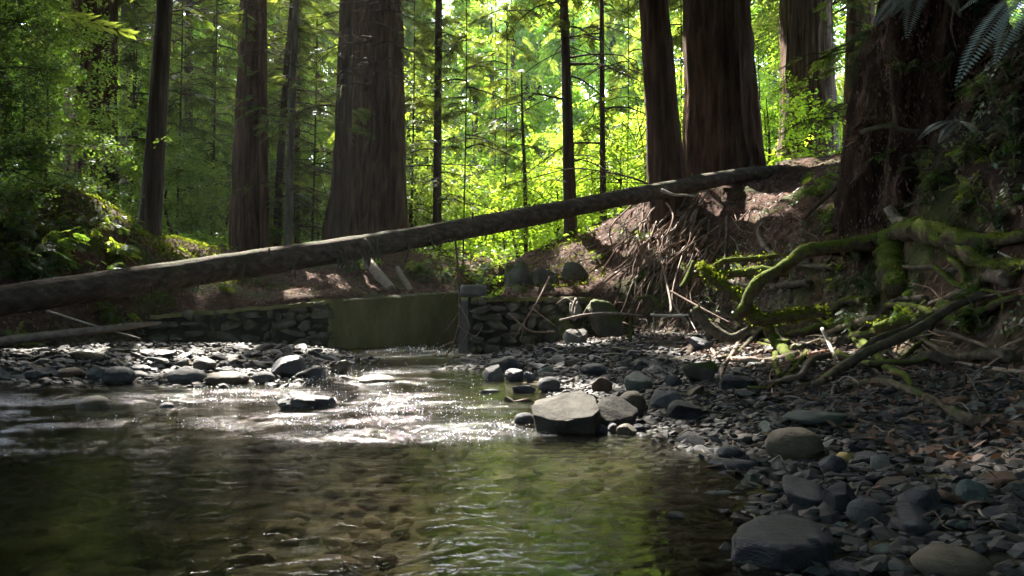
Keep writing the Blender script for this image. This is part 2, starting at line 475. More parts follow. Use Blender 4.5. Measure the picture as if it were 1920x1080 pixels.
def terrain_mat():
    m, nt, out = nodes_mat('forest_floor')
    L = nt.links.new
    co = coords(nt, (1, 1, 1))
    at = N(nt, 'ShaderNodeAttribute', attribute_name='tint')       # 0 stream bed, 1 bank soil, above that humus with bank shade painted in
    n1 = N(nt, 'ShaderNodeTexNoise', i_Scale=6.0, i_Detail=8, i_Roughness=0.7); L(co, n1.inputs['Vector'])
    soil = ramp(nt, n1.outputs[0], [(0.3, (0.016, 0.008, 0.0055)), (0.5, (0.082, 0.042, 0.029)), (0.75, (0.165, 0.094, 0.069))])
    n2 = N(nt, 'ShaderNodeTexNoise', i_Scale=0.55, i_Detail=6, i_Roughness=0.6); L(co, n2.inputs['Vector'])
    mf = ramp(nt, n2.outputs[0], [(0.52, (0, 0, 0)), (0.62, (1, 1, 1))])
    mc = ramp(nt, n1.outputs[0], [(0.3, (0.018, 0.026, 0.006)), (0.7, (0.07, 0.095, 0.018))])
    mx = N(nt, 'ShaderNodeMixRGB'); L(mf.outputs[0], mx.inputs[0]); L(soil.outputs[0], mx.inputs[1]); L(mc.outputs[0], mx.inputs[2])
    vo = N(nt, 'ShaderNodeTexVoronoi', i_Scale=11.0); L(co, vo.inputs['Vector'])
    n3 = N(nt, 'ShaderNodeTexNoise', i_Scale=0.9, i_Detail=5); L(co, n3.inputs['Vector'])
    sx = N(nt, 'ShaderNodeSeparateXYZ'); L(vo.outputs['Color'], sx.inputs[0])
    bed = ramp(nt, sx.outputs[0], [(0.0, (0.026, 0.025, 0.019)), (0.45, (0.068, 0.058, 0.04)), (0.8, (0.11, 0.085, 0.055)), (1.0, (0.16, 0.14, 0.11))])
    alg = ramp(nt, n3.outputs[0], [(0.42, (0, 0, 0)), (0.62, (1, 1, 1))])
    m3 = N(nt, 'ShaderNodeMixRGB', blend_type='MULTIPLY'); m3.inputs[2].default_value = (0.7, 0.8, 0.5, 1)
    L(alg.outputs[0], m3.inputs[0]); L(bed.outputs[0], m3.inputs[1])
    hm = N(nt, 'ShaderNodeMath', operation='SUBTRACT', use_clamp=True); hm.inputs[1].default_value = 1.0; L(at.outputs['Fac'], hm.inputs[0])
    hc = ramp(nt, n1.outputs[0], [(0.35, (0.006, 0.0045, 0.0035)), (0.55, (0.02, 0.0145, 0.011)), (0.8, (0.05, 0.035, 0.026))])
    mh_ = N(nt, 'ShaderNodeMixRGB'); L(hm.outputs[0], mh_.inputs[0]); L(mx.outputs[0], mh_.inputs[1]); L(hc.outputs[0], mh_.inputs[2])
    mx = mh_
    mb_ = N(nt, 'ShaderNodeMixRGB'); L(at.outputs['Fac'], mb_.inputs[0]); L(m3.outputs[0], mb_.inputs[1]); L(mx.outputs[0], mb_.inputs[2])
    b = N(nt, 'ShaderNodeBsdfPrincipled'); b.inputs['Roughness'].default_value = 0.95; b.inputs['Specular IOR Level'].default_value = 0.15
    L(mb_.outputs[0], b.inputs['Base Color'])
    ad = N(nt, 'ShaderNodeMath', operation='MULTIPLY_ADD'); L(vo.outputs['Distance'], ad.inputs[0]); ad.inputs[1].default_value = -0.6
    n4 = N(nt, 'ShaderNodeTexNoise', i_Scale=22.0, i_Detail=6, i_Roughness=0.75); L(co, n4.inputs['Vector']); L(n4.outputs[0], ad.inputs[2])
    bp = N(nt, 'ShaderNodeBump', i_Strength=0.8, i_Distance=0.05); L(ad.outputs[0], bp.inputs['Height']); L(bp.outputs[0], b.inputs['Normal'])
    L(b.outputs[0], out.inputs[0])
    return m

def water_mat():
    m, nt, out = nodes_mat('stream_water')
    L = nt.links.new
    at = N(nt, 'ShaderNodeAttribute', attribute_name='tint')        # how broken the surface is (riffles)
    co = coords(nt, (1.0, 1.6, 1.0))
    n1 = N(nt, 'ShaderNodeTexNoise', i_Scale=9.0, i_Detail=3, i_Roughness=0.55, i_Distortion=0.6); L(co, n1.inputs['Vector'])
    n2 = N(nt, 'ShaderNodeTexNoise', i_Scale=48.0, i_Detail=3, i_Roughness=0.6); L(co, n2.inputs['Vector'])
    b1 = N(nt, 'ShaderNodeBump', i_Strength=0.17, i_Distance=0.05); L(n1.outputs[0], b1.inputs['Height'])
    b2 = N(nt, 'ShaderNodeBump', i_Distance=0.03); L(n2.outputs[0], b2.inputs['Height']); L(b1.outputs[0], b2.inputs['Normal'])
    st = N(nt, 'ShaderNodeMath', operation='MULTIPLY_ADD'); L(at.outputs['Fac'], st.inputs[0]); st.inputs[1].default_value = 0.95; st.inputs[2].default_value = 0.03
    L(st.outputs[0], b2.inputs['Strength'])
    fr = N(nt, 'ShaderNodeFresnel', i_IOR=1.38); L(b2.outputs[0], fr.inputs['Normal'])
    tr = N(nt, 'ShaderNodeBsdfTransparent'); tr.inputs[0].default_value = (0.79, 0.80, 0.71, 1)
    rf_ = N(nt, 'ShaderNodeBsdfRefraction', i_IOR=1.33); rf_.inputs['Color'].default_value = (0.79, 0.80, 0.71, 1); rf_.inputs['Roughness'].default_value = 0.05; L(b2.outputs[0], rf_.inputs['Normal'])
    mt_ = N(nt, 'ShaderNodeMixShader'); mt_.inputs[0].default_value = 0.45; L(tr.outputs[0], mt_.inputs[1]); L(rf_.outputs[0], mt_.inputs[2])
    gl = N(nt, 'ShaderNodeBsdfGlossy'); gl.inputs['Roughness'].default_value = 0.06; L(b2.outputs[0], gl.inputs['Normal'])
    mx = N(nt, 'ShaderNodeMixShader'); L(fr.outputs[0], mx.inputs[0]); L(mt_.outputs[0], mx.inputs[1]); L(gl.outputs[0], mx.inputs[2])
    # foam on broken water
    cof = coords(nt, (0.55, 2.0, 1.0))
    n3 = N(nt, 'ShaderNodeTexNoise', i_Scale=16.0, i_Detail=6, i_Roughness=0.72, i_Distortion=0.8); L(cof, n3.inputs['Vector'])
    fm = N(nt, 'ShaderNodeMath', operation='MULTIPLY_ADD'); L(at.outputs['Fac'], fm.inputs[0]); fm.inputs[1].default_value = 0.30; L(n3.outputs[0], fm.inputs[2])
    fo = ramp(nt, fm.outputs[0], [(0.73, (0, 0, 0)), (0.88, (0.75, 0.75, 0.75))])
    df = N(nt, 'ShaderNodeBsdfDiffuse'); df.inputs[0].default_value = (0.36, 0.39, 0.41, 1)
    m2 = N(nt, 'ShaderNodeMixShader'); L(fo.outputs[0], m2.inputs[0]); L(mx.outputs[0], m2.inputs[1]); L(df.outputs[0], m2.inputs[2])
    L(m2.outputs[0], out.inputs[0])
    return m

# ------------------------------------------------------------------ terrain
def tps(pts):
    p = np.array(pts, float)
    X, z = p[:, :2] / 10, p[:, 2]
    d = np.linalg.norm(X[:, None] - X[None], axis=-1)
    K = np.where(d > 0, d * d * np.log(d + 1e-12), 0) + np.eye(len(p)) * 0.002
    Pm = np.hstack([np.ones((len(p), 1)), X])
    A = np.block([[K, Pm], [Pm.T, np.zeros((3, 3))]])
    w = np.linalg.solve(A, np.concatenate([z, np.zeros(3)]))
    def f(x, y):
        q = np.stack([np.ravel(x), np.ravel(y)], -1) / 10
        o = np.empty(len(q))
        for i in range(0, len(q), 20000):
            s = q[i:i + 20000]
            dd = np.linalg.norm(s[:, None] - X[None], axis=-1)
            o[i:i + 20000] = np.where(dd > 0, dd * dd * np.log(dd + 1e-12), 0) @ w[:-3] + w[-3] + s @ w[-2:]
        return o.reshape(np.shape(x))
    return f

low_pts = [(-1.5, 2, -.3), (0, 2, -.28), (.6, 2.1, -.04), (0, 3.5, -.22), (-2, 4, -.3), (-4, 6, -.3), (.9, 2.9, -.01), (.95, 3.8, -.01), (1, 5, 0), (.2, 8, 0), (-.4, 10.5, 0),
           (-.75, 14, -.05), (-1, 6, -.09), (-2, 7, -.1), (-1, 9, -.12), (-2, 11, -.1), (-2, 15, -.2), (-1.5, 18, -.2), (-1, 23, -.15), (0, 5.5, -.07),
           (1.5, 2, .045), (2.5, 3, .13), (3.3, 3, .28), (2, 5, .07), (3, 6, .22), (1.5, 8, .08), (3, 9, .2), (.5, 11, .07), (2, 12, .2), (.5, 14.5, .15), (2.5, 13.5, .3), (3.5, 11, .3),
           (-5.4, 8.4, 0), (-4.2, 8.4, 0), (-2.6, 8.1, 0), (-2.8, 10.5, 0), (-3.2, 15, 0), (-6, 10, .1), (-4.5, 10.5, .12), (-4, 12, .13), (-5, 14, .15), (-6.5, 12.5, .2), (-3.8, 14.5, .1),
           (-7, 6, -.25), (-8, 4, -.3), (-5, 3, -.35), (-6, -2, -.3), (0, -2, -.3), (3, -2, .1)]
def pz(px, py, Y):
    return tuple(P(px, py, Y))
high_pts = [(-9.5, 4, 1.6), (-9.5, 9, 1.8), (-12, 12, 2.4), pz(60, 425, 14), pz(200, 418, 15), pz(250, 445, 15.6), pz(330, 468, 19.2), pz(380, 482, 19.6), pz(100, 442, 17), pz(40, 440, 19), pz(200, 445, 19), (-12.5, 17, 2.7), (-13, 19, 2.9), (-16, 16, 3.1), (-10.5, 22, 2.9), (-10.5, 13, 2.1), pz(20, 640, 11.5), pz(150, 610, 13.2),
            pz(280, 590, 15.3), pz(450, 572, 16), pz(620, 560, 16.5), pz(740, 553, 18.6), pz(868, 546, 21.2), pz(440, 472, 24.5), pz(540, 470, 25), pz(600, 458, 25.5), pz(690, 450, 26), pz(800, 475, 26), pz(870, 505, 24.5),
            pz(560, 520, 20.5), pz(640, 505, 22), pz(740, 500, 23), pz(400, 530, 19.5),
            pz(900, 553, 15.2), pz(1000, 553, 16.4), pz(930, 500, 19.5), pz(1080, 442, 19.5), pz(1220, 372, 19.3), pz(1100, 480, 18), pz(1160, 500, 17), pz(1300, 450, 16), pz(1400, 425, 15), pz(1500, 405, 13.5),
            pz(1250, 400, 17.2), pz(1350, 328, 19.5), pz(1500, 300, 19), pz(1570, 298, 17.5), pz(1600, 335, 14), pz(1200, 580, 14.5), pz(1300, 600, 12.8), pz(1450, 560, 11.6),
            pz(1600, 480, 11), pz(1700, 360, 10.4), pz(1800, 200, 9.8), pz(1900, 60, 8.8), pz(1900, 450, 7.3), pz(1900, 600, 6.1), pz(1750, 600, 7.8), (4.4, 3, 1.2), (5.5, 3, 3.0), (7, 6, 4.2), (8, 10, 4.8), (8, 14, 4.8),
            (-12, 22, 3.2), (-20, 20, 3.6), (-15, 30, 3.4), (0, 30, 2.9), (0, 36, 2.8), (6, 30, 3.7), (12, 26, 4.6), (14, 18, 5.0), (-30, 50, 4.5), (0, 50, 3.2), (20, 45, 5), (0, 70, 4.5), (-40, 70, 5.5), (40, 70, 6),
            (-20, 5, 3.2), (16, 4, 5), (-10, -6, 2), (6, -6, 3)]
f_low, f_high = tps(low_pts), tps(high_pts)
chan = [(-8.2, -6, 1.5), (-8.4, 4, 1.5), (-8.2, 8, 1.2), (-7.7, 11.2, 1.1), (-7.0, 13.0, .9), (-6.6, 15.07, .4), (-3.6, 16.2, .4), (-1.29, 21.1, .4), (-.9, 24, .6), (-.35, 24, .6), (-.55, 16, .4), (-.78, 14.65, .4),
        (1.5, 16.0, .5), (3.1, 14, 1.4), (3.9, 11, 1.5), (3.6, 8, 1.3), (3.3, 5, 1.1), (3.2, 2, 1.0), (3.4, -6, 1.0)]
CH = np.array(chan)

def chan_sd(x, y):
    """signed distance to the channel outline (negative inside) and the local width of the bank's rise"""
    q = np.stack([np.ravel(x), np.ravel(y)], -1)
    best = np.full(len(q), 1e9); wid = np.ones(len(q)); inside = np.zeros(len(q), bool)
    n = len(CH)
    for i in range(n):
        a, b = CH[i], CH[(i + 1) % n]
        ab = b[:2] - a[:2]
        t = np.clip(((q - a[:2]) @ ab) / (ab @ ab), 0, 1)
        d = np.linalg.norm(q - a[:2] - t[:, None] * ab, axis=1)
        k = d < best
        best = np.where(k, d, best)
        wid = np.where(k, a[2] * (1 - t) + b[2] * t, wid)
        c = ((a[1] > q[:, 1]) != (b[1] > q[:, 1])) & (q[:, 0] < (b[0] - a[0]) * (q[:, 1] - a[1]) / (b[1] - a[1] + 1e-12) + a[0])
        inside ^= c
    sd = np.where(inside, -best, best)
    return sd.reshape(np.shape(x)), wid.reshape(np.shape(x))

def ground(x, y, full=False):
    x, y = np.asarray(x, float), np.asarray(y, float)
    sd, w = chan_sd(x, y)
    k = sstep(0.03, 1, sd / w)
    p3 = np.stack([x, y, 0 * x], -1)
    lo = np.clip(f_low(x, y), -.4, .5) + fbm(p3 * 1.7, 3, 3) * 0.025
    hi = np.clip(f_high(x, y), .3, 9) + fbm(p3 * .55, 3, 9) * 0.12 * np.clip(sd, 0, 1) + fbm(p3 * 2.2, 4, 5) * 0.10 * np.clip(sd, 0, 1)
    z = lo * (1 - k) + np.maximum(hi, lo) * k
    return (z, k) if full else z

def gz(x, y):
    return float(ground(np.array([x]), np.array([y]))[0])

def hit(px, py, y0=1.6, y1=40):
    """first point of the ground (or water) seen through a photo pixel"""
    Y = np.concatenate([np.linspace(y0, 12, 420), np.linspace(12.03, y1, 500)])
    u, v = (px - 960) / F, (540 - py) / F
    d = np.array([u, math.cos(PITCH) - v * math.sin(PITCH), math.sin(PITCH) + v * math.cos(PITCH)])
    pts = CAM + d * (Y / d[1])[:, None]
    g = np.maximum(ground(pts[:, 0], pts[:, 1]), -0.02)
    k = np.nonzero(pts[:, 2] <= g)[0]
    return pts[k[0]] if len(k) else pts[-1]

def axis(segs):
    out = []
    for a, b, s in segs:
        out.append(np.arange(a, b, s))
    return np.concatenate(out + [[segs[-1][1]]])
gx = axis([(-120, -30, 6), (-30, -12, 1.0), (-12, -9, .4), (-9, 6.5, .13), (6.5, 12, .4), (12, 30, 1.0), (30, 120, 6)])
gy = axis([(-40, -6, 3), (-6, 1, .5), (1, 9, .10), (9, 22, .13), (22, 32, .3), (32, 60, 1.2), (60, 400, 17)])
X, Yg = np.meshgrid(gx, gy)
Z, K = ground(X, Yg, True)
nx, ny = len(gx), len(gy)
idx = np.arange(nx * ny).reshape(ny, nx)
Qt = np.stack([idx[:-1, :-1], idx[:-1, 1:], idx[1:, 1:], idx[1:, :-1]], -1).reshape(-1, 4)
HUM_SHADE = sstep(4.0, 4.9, X + .35 * fbm(np.stack([X, Yg, 0 * X], -1) * 1.2, 3, 55)) * (1 - sstep(11.5, 13.5, Yg)) * K  # dark humus tone that also carries the bank's shade in its colour
mbt = MB().add(np.stack([X, Yg, Z], -1), Qt, (K + HUM_SHADE).ravel())
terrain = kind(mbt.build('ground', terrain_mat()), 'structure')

# ------------------------------------------------------------------ water surface
RIF = [(440, 742, .8, .9), (350, 745, .7, .5), (520, 740, .5, .9), (600, 700, 1.2, .9), (690, 695, .9, .8), (680, 775, .55, 1.0), (760, 762, .5, 1.0), (850, 760, .45, .8), (860, 808, .3, 1.0), (930, 800, .25, 1.0), (640, 810, .35, .8),
       (800, 660, 2.2, .8), (720, 665, 1.6, .7), (300, 775, .6, .35), (180, 785, .6, .4), (60, 800, .6, .45), (1030, 815, .15, .7), (560, 790, .4, .7), (430, 790, .5, .4), (780, 820, .3, .7), (250, 870, .35, .15), (120, 755, .9, .55), (60, 735, .9, .5), (300, 735, .7, .6), (250, 820, .6, .35), (450, 800, .5, .4), (100, 850, .5, .3), (60, 800, .8, .5), (760, 715, .8, .6), (820, 690, 1.0, .6), (750, 740, .5, .6)]
wx = axis([(-9, -5, .12), (-5, 2.2, .045), (2.2, 4.5, .15)])
wy = axis([(-6, 1, .5), (1, 4, .035), (4, 9, .045), (9, 16, .09), (16, 25, .15)])
WX, WY = np.meshgrid(wx, wy)
rif = np.zeros_like(WX)
for px, py, r, a in RIF:
    c = water_at(px, py)
    dx, dy = WX - c[0], WY - c[1]
    rif = np.maximum(rif, a * np.exp(-((dx / (r * 1.15)) ** 2 + (dy / r) ** 2)))
p3 = np.stack([WX, WY, 0 * WX], -1)
rif = rif * np.clip(.56 + 1.0 * fbm(p3 * np.array([1.5, 4.2, 1]) + .6 * fbm(p3 * .9, 2, 77)[..., None], 3, 78), 0.05, 1)
warp = fbm(p3 * np.array([.8, .8, 1]), 2, 31)
wz = (0.003 + .004 * sstep(3.2, 5.5, WY)) * fbm(p3 * np.array([1.6, 3.0, 1]) + warp[..., None], 3, 40)
wz += rif * (0.022 * fbm(p3 * np.array([4.0, 7.0, 1]) + warp[..., None] * 2, 3, 41) + 0.012 * fbm(p3 * np.array([13, 16, 1]), 2, 43))
nx, ny = len(wx), len(wy)
idx = np.arange(nx * ny).reshape(ny, nx)
Qw = np.stack([idx[:-1, :-1], idx[:-1, 1:], idx[1:, 1:], idx[1:, :-1]], -1).reshape(-1, 4)
water = kind(MB().add(np.stack([WX, WY, wz], -1), Qw, rif.ravel()).build('water', water_mat()), 'structure')

# white drops over the riffle, also standing in for sun sparkles
mbd = MB()
V1 = np.array([[1, 0, 0], [-1, 0, 0], [0, 1, 0], [0, -1, 0], [0, 0, 1], [0, 0, -1]], float)
T1 = np.array([[0, 2, 4], [2, 1, 4], [1, 3, 4], [3, 0, 4], [2, 0, 5], [1, 2, 5], [3, 1, 5], [0, 3, 5]])
for px, py, sx, sy, n in [(700, 770, 60, 22, 520), (780, 765, 55, 20, 420), (640, 800, 45, 14, 220), (870, 770, 40, 25, 200), (860, 822, 45, 10, 260), (940, 803, 45, 9, 260), (450, 742, 60, 10, 420), (560, 715, 70, 12, 380),
                          (620, 695, 70, 8, 260), (800, 655, 60, 5, 300), (560, 793, 18, 9, 120), (250, 790, 80, 10, 90)]:
    for _ in range(int(n * .42)):
        p = water_at(px + random.gauss(0, sx), py + random.gauss(0, sy))
        s = random.uniform(.35, 1.0) * 0.0011 * p[1]
        p[2] = 0.008 + abs(random.gauss(0, .012))
        mbd.add(p + V1 * s * np.array([1, 1, .8]), T1)
m_, nt_, out_ = nodes_mat('sparkle_drops')
d_ = N(nt_, 'ShaderNodeBsdfPrincipled'); d_.inputs['Base Color'].default_value = (0.85, 0.88, 0.9, 1); d_.inputs['Roughness'].default_value = 0.15
nt_.links.new(d_.outputs[0], out_.inputs[0])
drops = kind(mbd.build('sparkle_drops', m_), 'stuff')
tag(drops, 'white splashing drops that also stand in for sun sparkles on the riffle', 'splash')

# ------------------------------------------------------------------ trees
TALL = []          # (x, y, empty) owners of the high canopy
def trunk_mesh(path, Y, mat, parent, H, flare=0.0, ridge=0.07, ridges=24, seg=44, lean=None):
    """path: [(px, py, width px)] from the base upwards, all at distance Y; goes on to height H"""
    pts = [P(a, b, Y) for a, b, w in path]
    rad = [w / 2 / F * Y for a, b, w in path]
    top, t0 = pts[-1], nrm(pts[-1] - pts[-2])
    if lean is not None:
        t0 = nrm(np.array(lean, float))
    if top[2] < H:
        n = 4
        for k in range(1, n + 1):
            f = k / n
            pts.append(top + t0 * (H - top[2]) / max(t0[2], .5) * f)
            rad.append(max(rad[len(path) - 1] * (1 - 0.75 * f), .02))
    b = pts[0].copy()
    base = b.copy(); base[2] = min(gz(b[0], b[1]), b[2]) - 0.35
    pts.insert(0, base); rad.insert(0, rad[0] * (1 + flare))
    mb = MB()
    C, r = tube(mb, pts, rad, seg, max(0.16, rad[1] * .5), 0.05, 1.5, ridge=ridge, ridges=ridges, seed=int(path[0][0]))
    return mb.build('trunk', mat, parent), C, r

def tree_root(path, Y, name, label, cat='tree', group=None):
    a, b, w = path[0]
    p = P(a, b, Y)
    return empty(name, (p[0], p[1], min(gz(p[0], p[1]), p[2])), label, cat, group)

def branch_sprays(mb, limbs, root, axis_dir, length, droop, n, scale, leafs, rg, tint, rise=0.15):
    """one drooping limb with flat sprays along both sides"""
    ts = np.linspace(0, 1, 6)
    d = np.array([axis_dir[0], axis_dir[1], 0.0])
    pts = root + d * length * ts[:, None] + np.array([0, 0, 1.0]) * (rise * length * ts - droop * length * ts ** 2)[:, None]
    pts[1:-1] += rg.normal(0, .035 * length, (4, 3)) * np.array([1, 1, .5])
    tube(limbs, pts, np.linspace(.012 * length + .006, .004, 6), 5, length / 6, 0, tint=.5)
    t = rg.uniform(.12, 1.0, n)
    pos = np.stack([np.interp(t, ts, pts[:, k]) for k in range(3)], -1)
    yaw0 = math.atan2(d[1], d[0])
    side = rg.choice([-1, 1], n)
    yaw = yaw0 + side * rg.uniform(.35, 1.15, n)
    pitch = rg.uniform(.0, .55, n)
    sc = scale * (1.15 - .6 * t) * rg.uniform(.7, 1.3, n)
    ok = ~blocks_light(pos, .25)
    if ok.any():
        q = scatter(leafs[rg.integers(len(leafs))], pos[ok], yaw[ok], pitch[ok], rg.normal(0, .3, n)[ok], sc[ok])
        tn = np.clip(tint + np.repeat(rg.normal(0, .2, ok.sum()), len(leafs[0])), 0, 1)
        mb.quads(q, tn)

def conifer_crown(parent, C, r, z0, z1, nb, length, n, scale, mat, seed, tint=.45, droop=.4, dead=0, az=None):
    """layers of drooping branches round a trunk axis C between heights z0 and z1"""
    rg = np.random.default_rng(seed)
    mb, lb = MB(), MB()
    for k in range(nb):
        z = rg.uniform(z0, z1)
        a = rg.uniform(0, 2 * math.pi) if az is None else rg.uniform(*az)
        c = np.array([np.interp(z, C[:, 2], C[:, i]) for i in range(3)])
        L_ = length * rg.uniform(.5, 1.15) * (1 - .35 * (z - z0) / (z1 - z0 + 1e-6))
        branch_sprays(mb, lb, c, (math.cos(a), math.sin(a)), L_, droop * rg.uniform(.5, 1.3), n, scale, TC, rg, tint)
    for k in range(dead):
        z = rg.uniform(z0 - 1.5, z1)
        a = rg.uniform(0, 2 * math.pi)
        c = np.array([np.interp(z, C[:, 2], C[:, i]) for i in range(3)])
        L_ = length * rg.uniform(.4, 1.0)
        d = np.array([math.cos(a), math.sin(a), -rg.uniform(.2, .7)])
        e = c + d * L_
        m = c + d * L_ * .5 + np.array([0, 0, .08 * L_]) + rg.normal(0, .05, 3)
        tube(lb, [c, m, e], [.016, .011, .004], 4, .3, 0)
        for j in range(3):
            f = c + (e - c) * rg.uniform(.3, .9)
            tube(lb, [f, f + np.array([rg.normal(0, .3), rg.normal(0, .3), -rg.uniform(.1, .5)])], [.007, .003], 4, .3, 0)
    if mb.n:
        mb.build('crown', mat, parent, smooth=False)
    if lb.n:
        lb.build('branches', M['darkbark'], parent)

# --- the tall trees one can tell apart -------------------------------------------------
TREES = [
  # path (base first), distance, bark, flare, height, name, label
  ([(172, 415, 84), (172, 250, 80), (174, 100, 78), (176, 0, 76)], 30, 'redwood', .15, 30, 'redwood_tree', 'broad reddish redwood trunk half hidden by leafy branches, leftmost big trunk'),
  ([(243, 400, 34), (242, 200, 28), (240, 0, 24)], 36, 'darkbark', .1, 26, 'redwood_tree', 'dim slim trunk just right of the leftmost big redwood'),
  ([(277, 462, 44), (284, 380, 37), (296, 200, 32), (309, 0, 27)], 19.5, 'darkbark', .25, 26, 'redwood_tree', 'dark leaning tree on the sunlit mossy mound left of the log'),
  ([(349, 462, 22), (350, 380, 19), (352, 250, 17), (354, 100, 15)], 33, 'darkbark', .1, 22, 'redwood_tree', 'faint thin trunk behind foliage right of the leaning tree'),
  ([(398, 470, 11), (398, 350, 9), (400, 200, 8)], 34, 'darkbark', .1, 14, 'young_tree', 'very thin dim trunk left of the furrowed redwood pair'),
  ([(463, 478, 62), (465, 380, 58), (470, 200, 50), (475, 0, 42)], 25, 'redwood', .12, 20, 'redwood_tree', 'thick furrowed dark redwood, the larger of the touching pair'),
  ([(497, 478, 18), (496, 380, 17), (494, 200, 15), (493, 0, 14)], 24.4, 'redwood', .15, 26, 'redwood_tree', 'narrow brown trunk pressed against the right side of a thick redwood'),
  ([(519, 470, 15), (524, 330, 14), (536, 150, 12), (549, 0, 11)], 26, 'darkbark', .1, 22, 'young_tree', 'thin dark sapling trunk leaning right beside the grey pole trunk'),
  ([(540, 478, 16), (543, 330, 14), (549, 150, 13), (555, 0, 12)], 24, 'greybark', .1, 22, 'young_tree', 'slim grey pole trunk rising between two dark thin trunks'),
  ([(557, 470, 11), (557, 330, 10), (558, 150, 9), (559, 0, 9)], 28, 'redwood', .1, 20, 'young_tree', 'thin reddish trunk just right of the grey pole trunk'),
  ([(634, 462, 38), (640, 330, 32), (645, 180, 27), (650, 0, 24)], 24, 'darkbark', .15, 20, 'redwood_tree', 'slimmer dark trunk in front of the giant flared redwood'),
  ([(684, 458, 150), (690, 405, 132), (699, 280, 106), (704, 150, 92), (707, 0, 82)], 26.5, 'redwood', .2, 18.5, 'redwood_tree', 'giant redwood with flared fluted base behind the middle of the log'),
  ([(820, 480, 18), (820, 350, 16), (821, 180, 14), (823, 0, 13)], 27, 'darkbark', .1, 20, 'young_tree', 'thin brown trunk passing behind the log right of the giant redwood'),
  ([(986, 440, 8), (984, 330, 7), (980, 240, 5), (978, 150, 3)], 24, 'darkbark', .0, 8, 'sapling', 'spindly dark sapling before the brightest green leaves'),
  ([(1070, 446, 27), (1066, 300, 22), (1062, 150, 18), (1057, 0, 15)], 19.5, 'darkbark', .1, 22, 'young_tree', 'straight dark trunk standing behind the log, left of its thinner neighbour'),
  ([(1131, 400, 13), (1130, 300, 11), (1129, 150, 9), (1128, 0, 8)], 22, 'darkbark', .1, 18, 'young_tree', 'thin black trunk midway between the straight trunk and the leaning redwood'),
  ([(1252, 420, 70), (1250, 345, 70), (1241, 200, 58), (1232, 80, 54), (1225, 0, 50)], 17.4, 'redwood', .1, 28, 'redwood_tree', 'left leaning redwood at the log upper end beside a thicker trunk'),
  ([(1357, 335, 142), (1354, 280, 130), (1350, 180, 122), (1346, 80, 118), (1342, 0, 114)], 19.2, 'redwood', .1, 34, 'redwood_tree', 'widest dark redwood trunk at the top of the bank'),
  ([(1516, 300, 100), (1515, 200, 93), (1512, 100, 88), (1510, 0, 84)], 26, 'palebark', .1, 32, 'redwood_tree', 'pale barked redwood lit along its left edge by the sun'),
]
for i, (path, Y, bark, flare, H, name, label) in enumerate(TREES):
    root = tree_root(path, Y, name, label)
    wid = path[0][2] / F * Y
    big = wid > .55
    o, C, r = trunk_mesh(path, Y, M[bark], root, H, flare, .2 if i == 11 else ((.13 if wid > 1 else .10) if big else .05), 12 if i == 11 else (26 if big else 14), 64 if wid > 1.2 else (44 if big else 18))
    TALL.append((root.location.x, root.location.y, root, C, r, H))
    if name == 'young_tree' or name == 'sapling':
        zt = min(H * .9, 11.5)
        if i in (14, 15):
            conifer_crown(root, C, r, 5.2, 10, 16, 2.4, 10, .42, M['leaf_con'], 100 + i, .5, .55, dead=20)
        elif name == 'sapling':
            conifer_crown(root, C, r, 3.2, 7.5, 20, 1.3, 10, .3, M['leaf_con'], 100 + i, .55, .4, dead=8)
        else:
            conifer_crown(root, C, r, 3.6, zt, 34, 2.2, 13, .42, M['leaf_con'], 100 + i, .5, .45, dead=8)
    elif i in (2, 6, 10):
        conifer_crown(root, C, r, 5.5 if i != 2 else 8, 12, 20, 2.2, 14, .42, M['leaf_con'], 100 + i, .5, .5, dead=6)

# --- understory and mid-distance conifers that fill the gaps between the trunks -------------------------------------------------
def young_conifer(px, Y, H, seed, label, z0=.8, length=2.2, nb=60, tint=.5, scale=.45, group='young conifers between the big trunks', dead=4, w=.042):
    p = P(px, 500, Y)
    g = gz(p[0], p[1])
    root = empty('young_conifer', (p[0], p[1], g), label, 'tree', group)
    w = w * (.65 if 780 < px < 1300 else 1)
    pts = [np.array([p[0], p[1], g - .2]), np.array([p[0] + .1, p[1], g + H * .5]), np.array([p[0] + .05, p[1] + .1, g + H])]
    mb = MB()
    C, r = tube(mb, pts, [w, w * .6, .015], 10, .4, .06)
    mb.build('trunk', M['darkbark'], root)
    conifer_crown(root, C, r, g + z0, g + H * .97, nb, length, 14, scale, M['leaf_con'], seed, tint, .5, dead=dead)
YC = [(55, 27, 12, 'dark young conifer left of the leftmost big redwood'), (240, 31, 12, 'young conifer in the gap right of the leftmost big redwood'), (330, 27, 12, 'young conifer hiding the faint trunk right of the leaning tree'),
      (395, 29, 13, 'tall young conifer left of the furrowed redwood pair'), (450, 22.5, 12, 'young conifer whose sprays cross the furrowed redwood pair'), (540, 31, 12, 'young conifer behind the three thin pole trunks'),
      (585, 27, 12, 'young conifer left of the giant flared redwood'), (690, 22.8, 12, 'young conifer with sprays across the giant flared redwood'), (770, 29, 13, 'young conifer right of the giant flared redwood'),
      (868, 25, 13, 'drooping olive young conifer close right of the thin brown trunk'), (945, 27, 13, 'drooping young conifer above the pale poles of the glade'), (925, 33, 14, 'drooping olive young conifer above the bright glade'),       
      (1175, 27, 13, 'young conifer left of the leaning redwood'), (1275, 28, 13, 'young conifer in the gap between the two bank redwoods'), (1600, 21, 13, 'young conifer right of the pale barked redwood')]
for k, (px, Y, H, lab) in enumerate(YC):
    z0 = 3.6 if 820 < px < 1300 else (5.2 if px in (450, 690) else 1.0)
    young_conifer(px, Y, H, 300 + k, lab, z0=z0, nb=(26 if 820 < px < 1300 else 42) if z0 > 3 else 60, tint=.55 if px > 700 else .4)

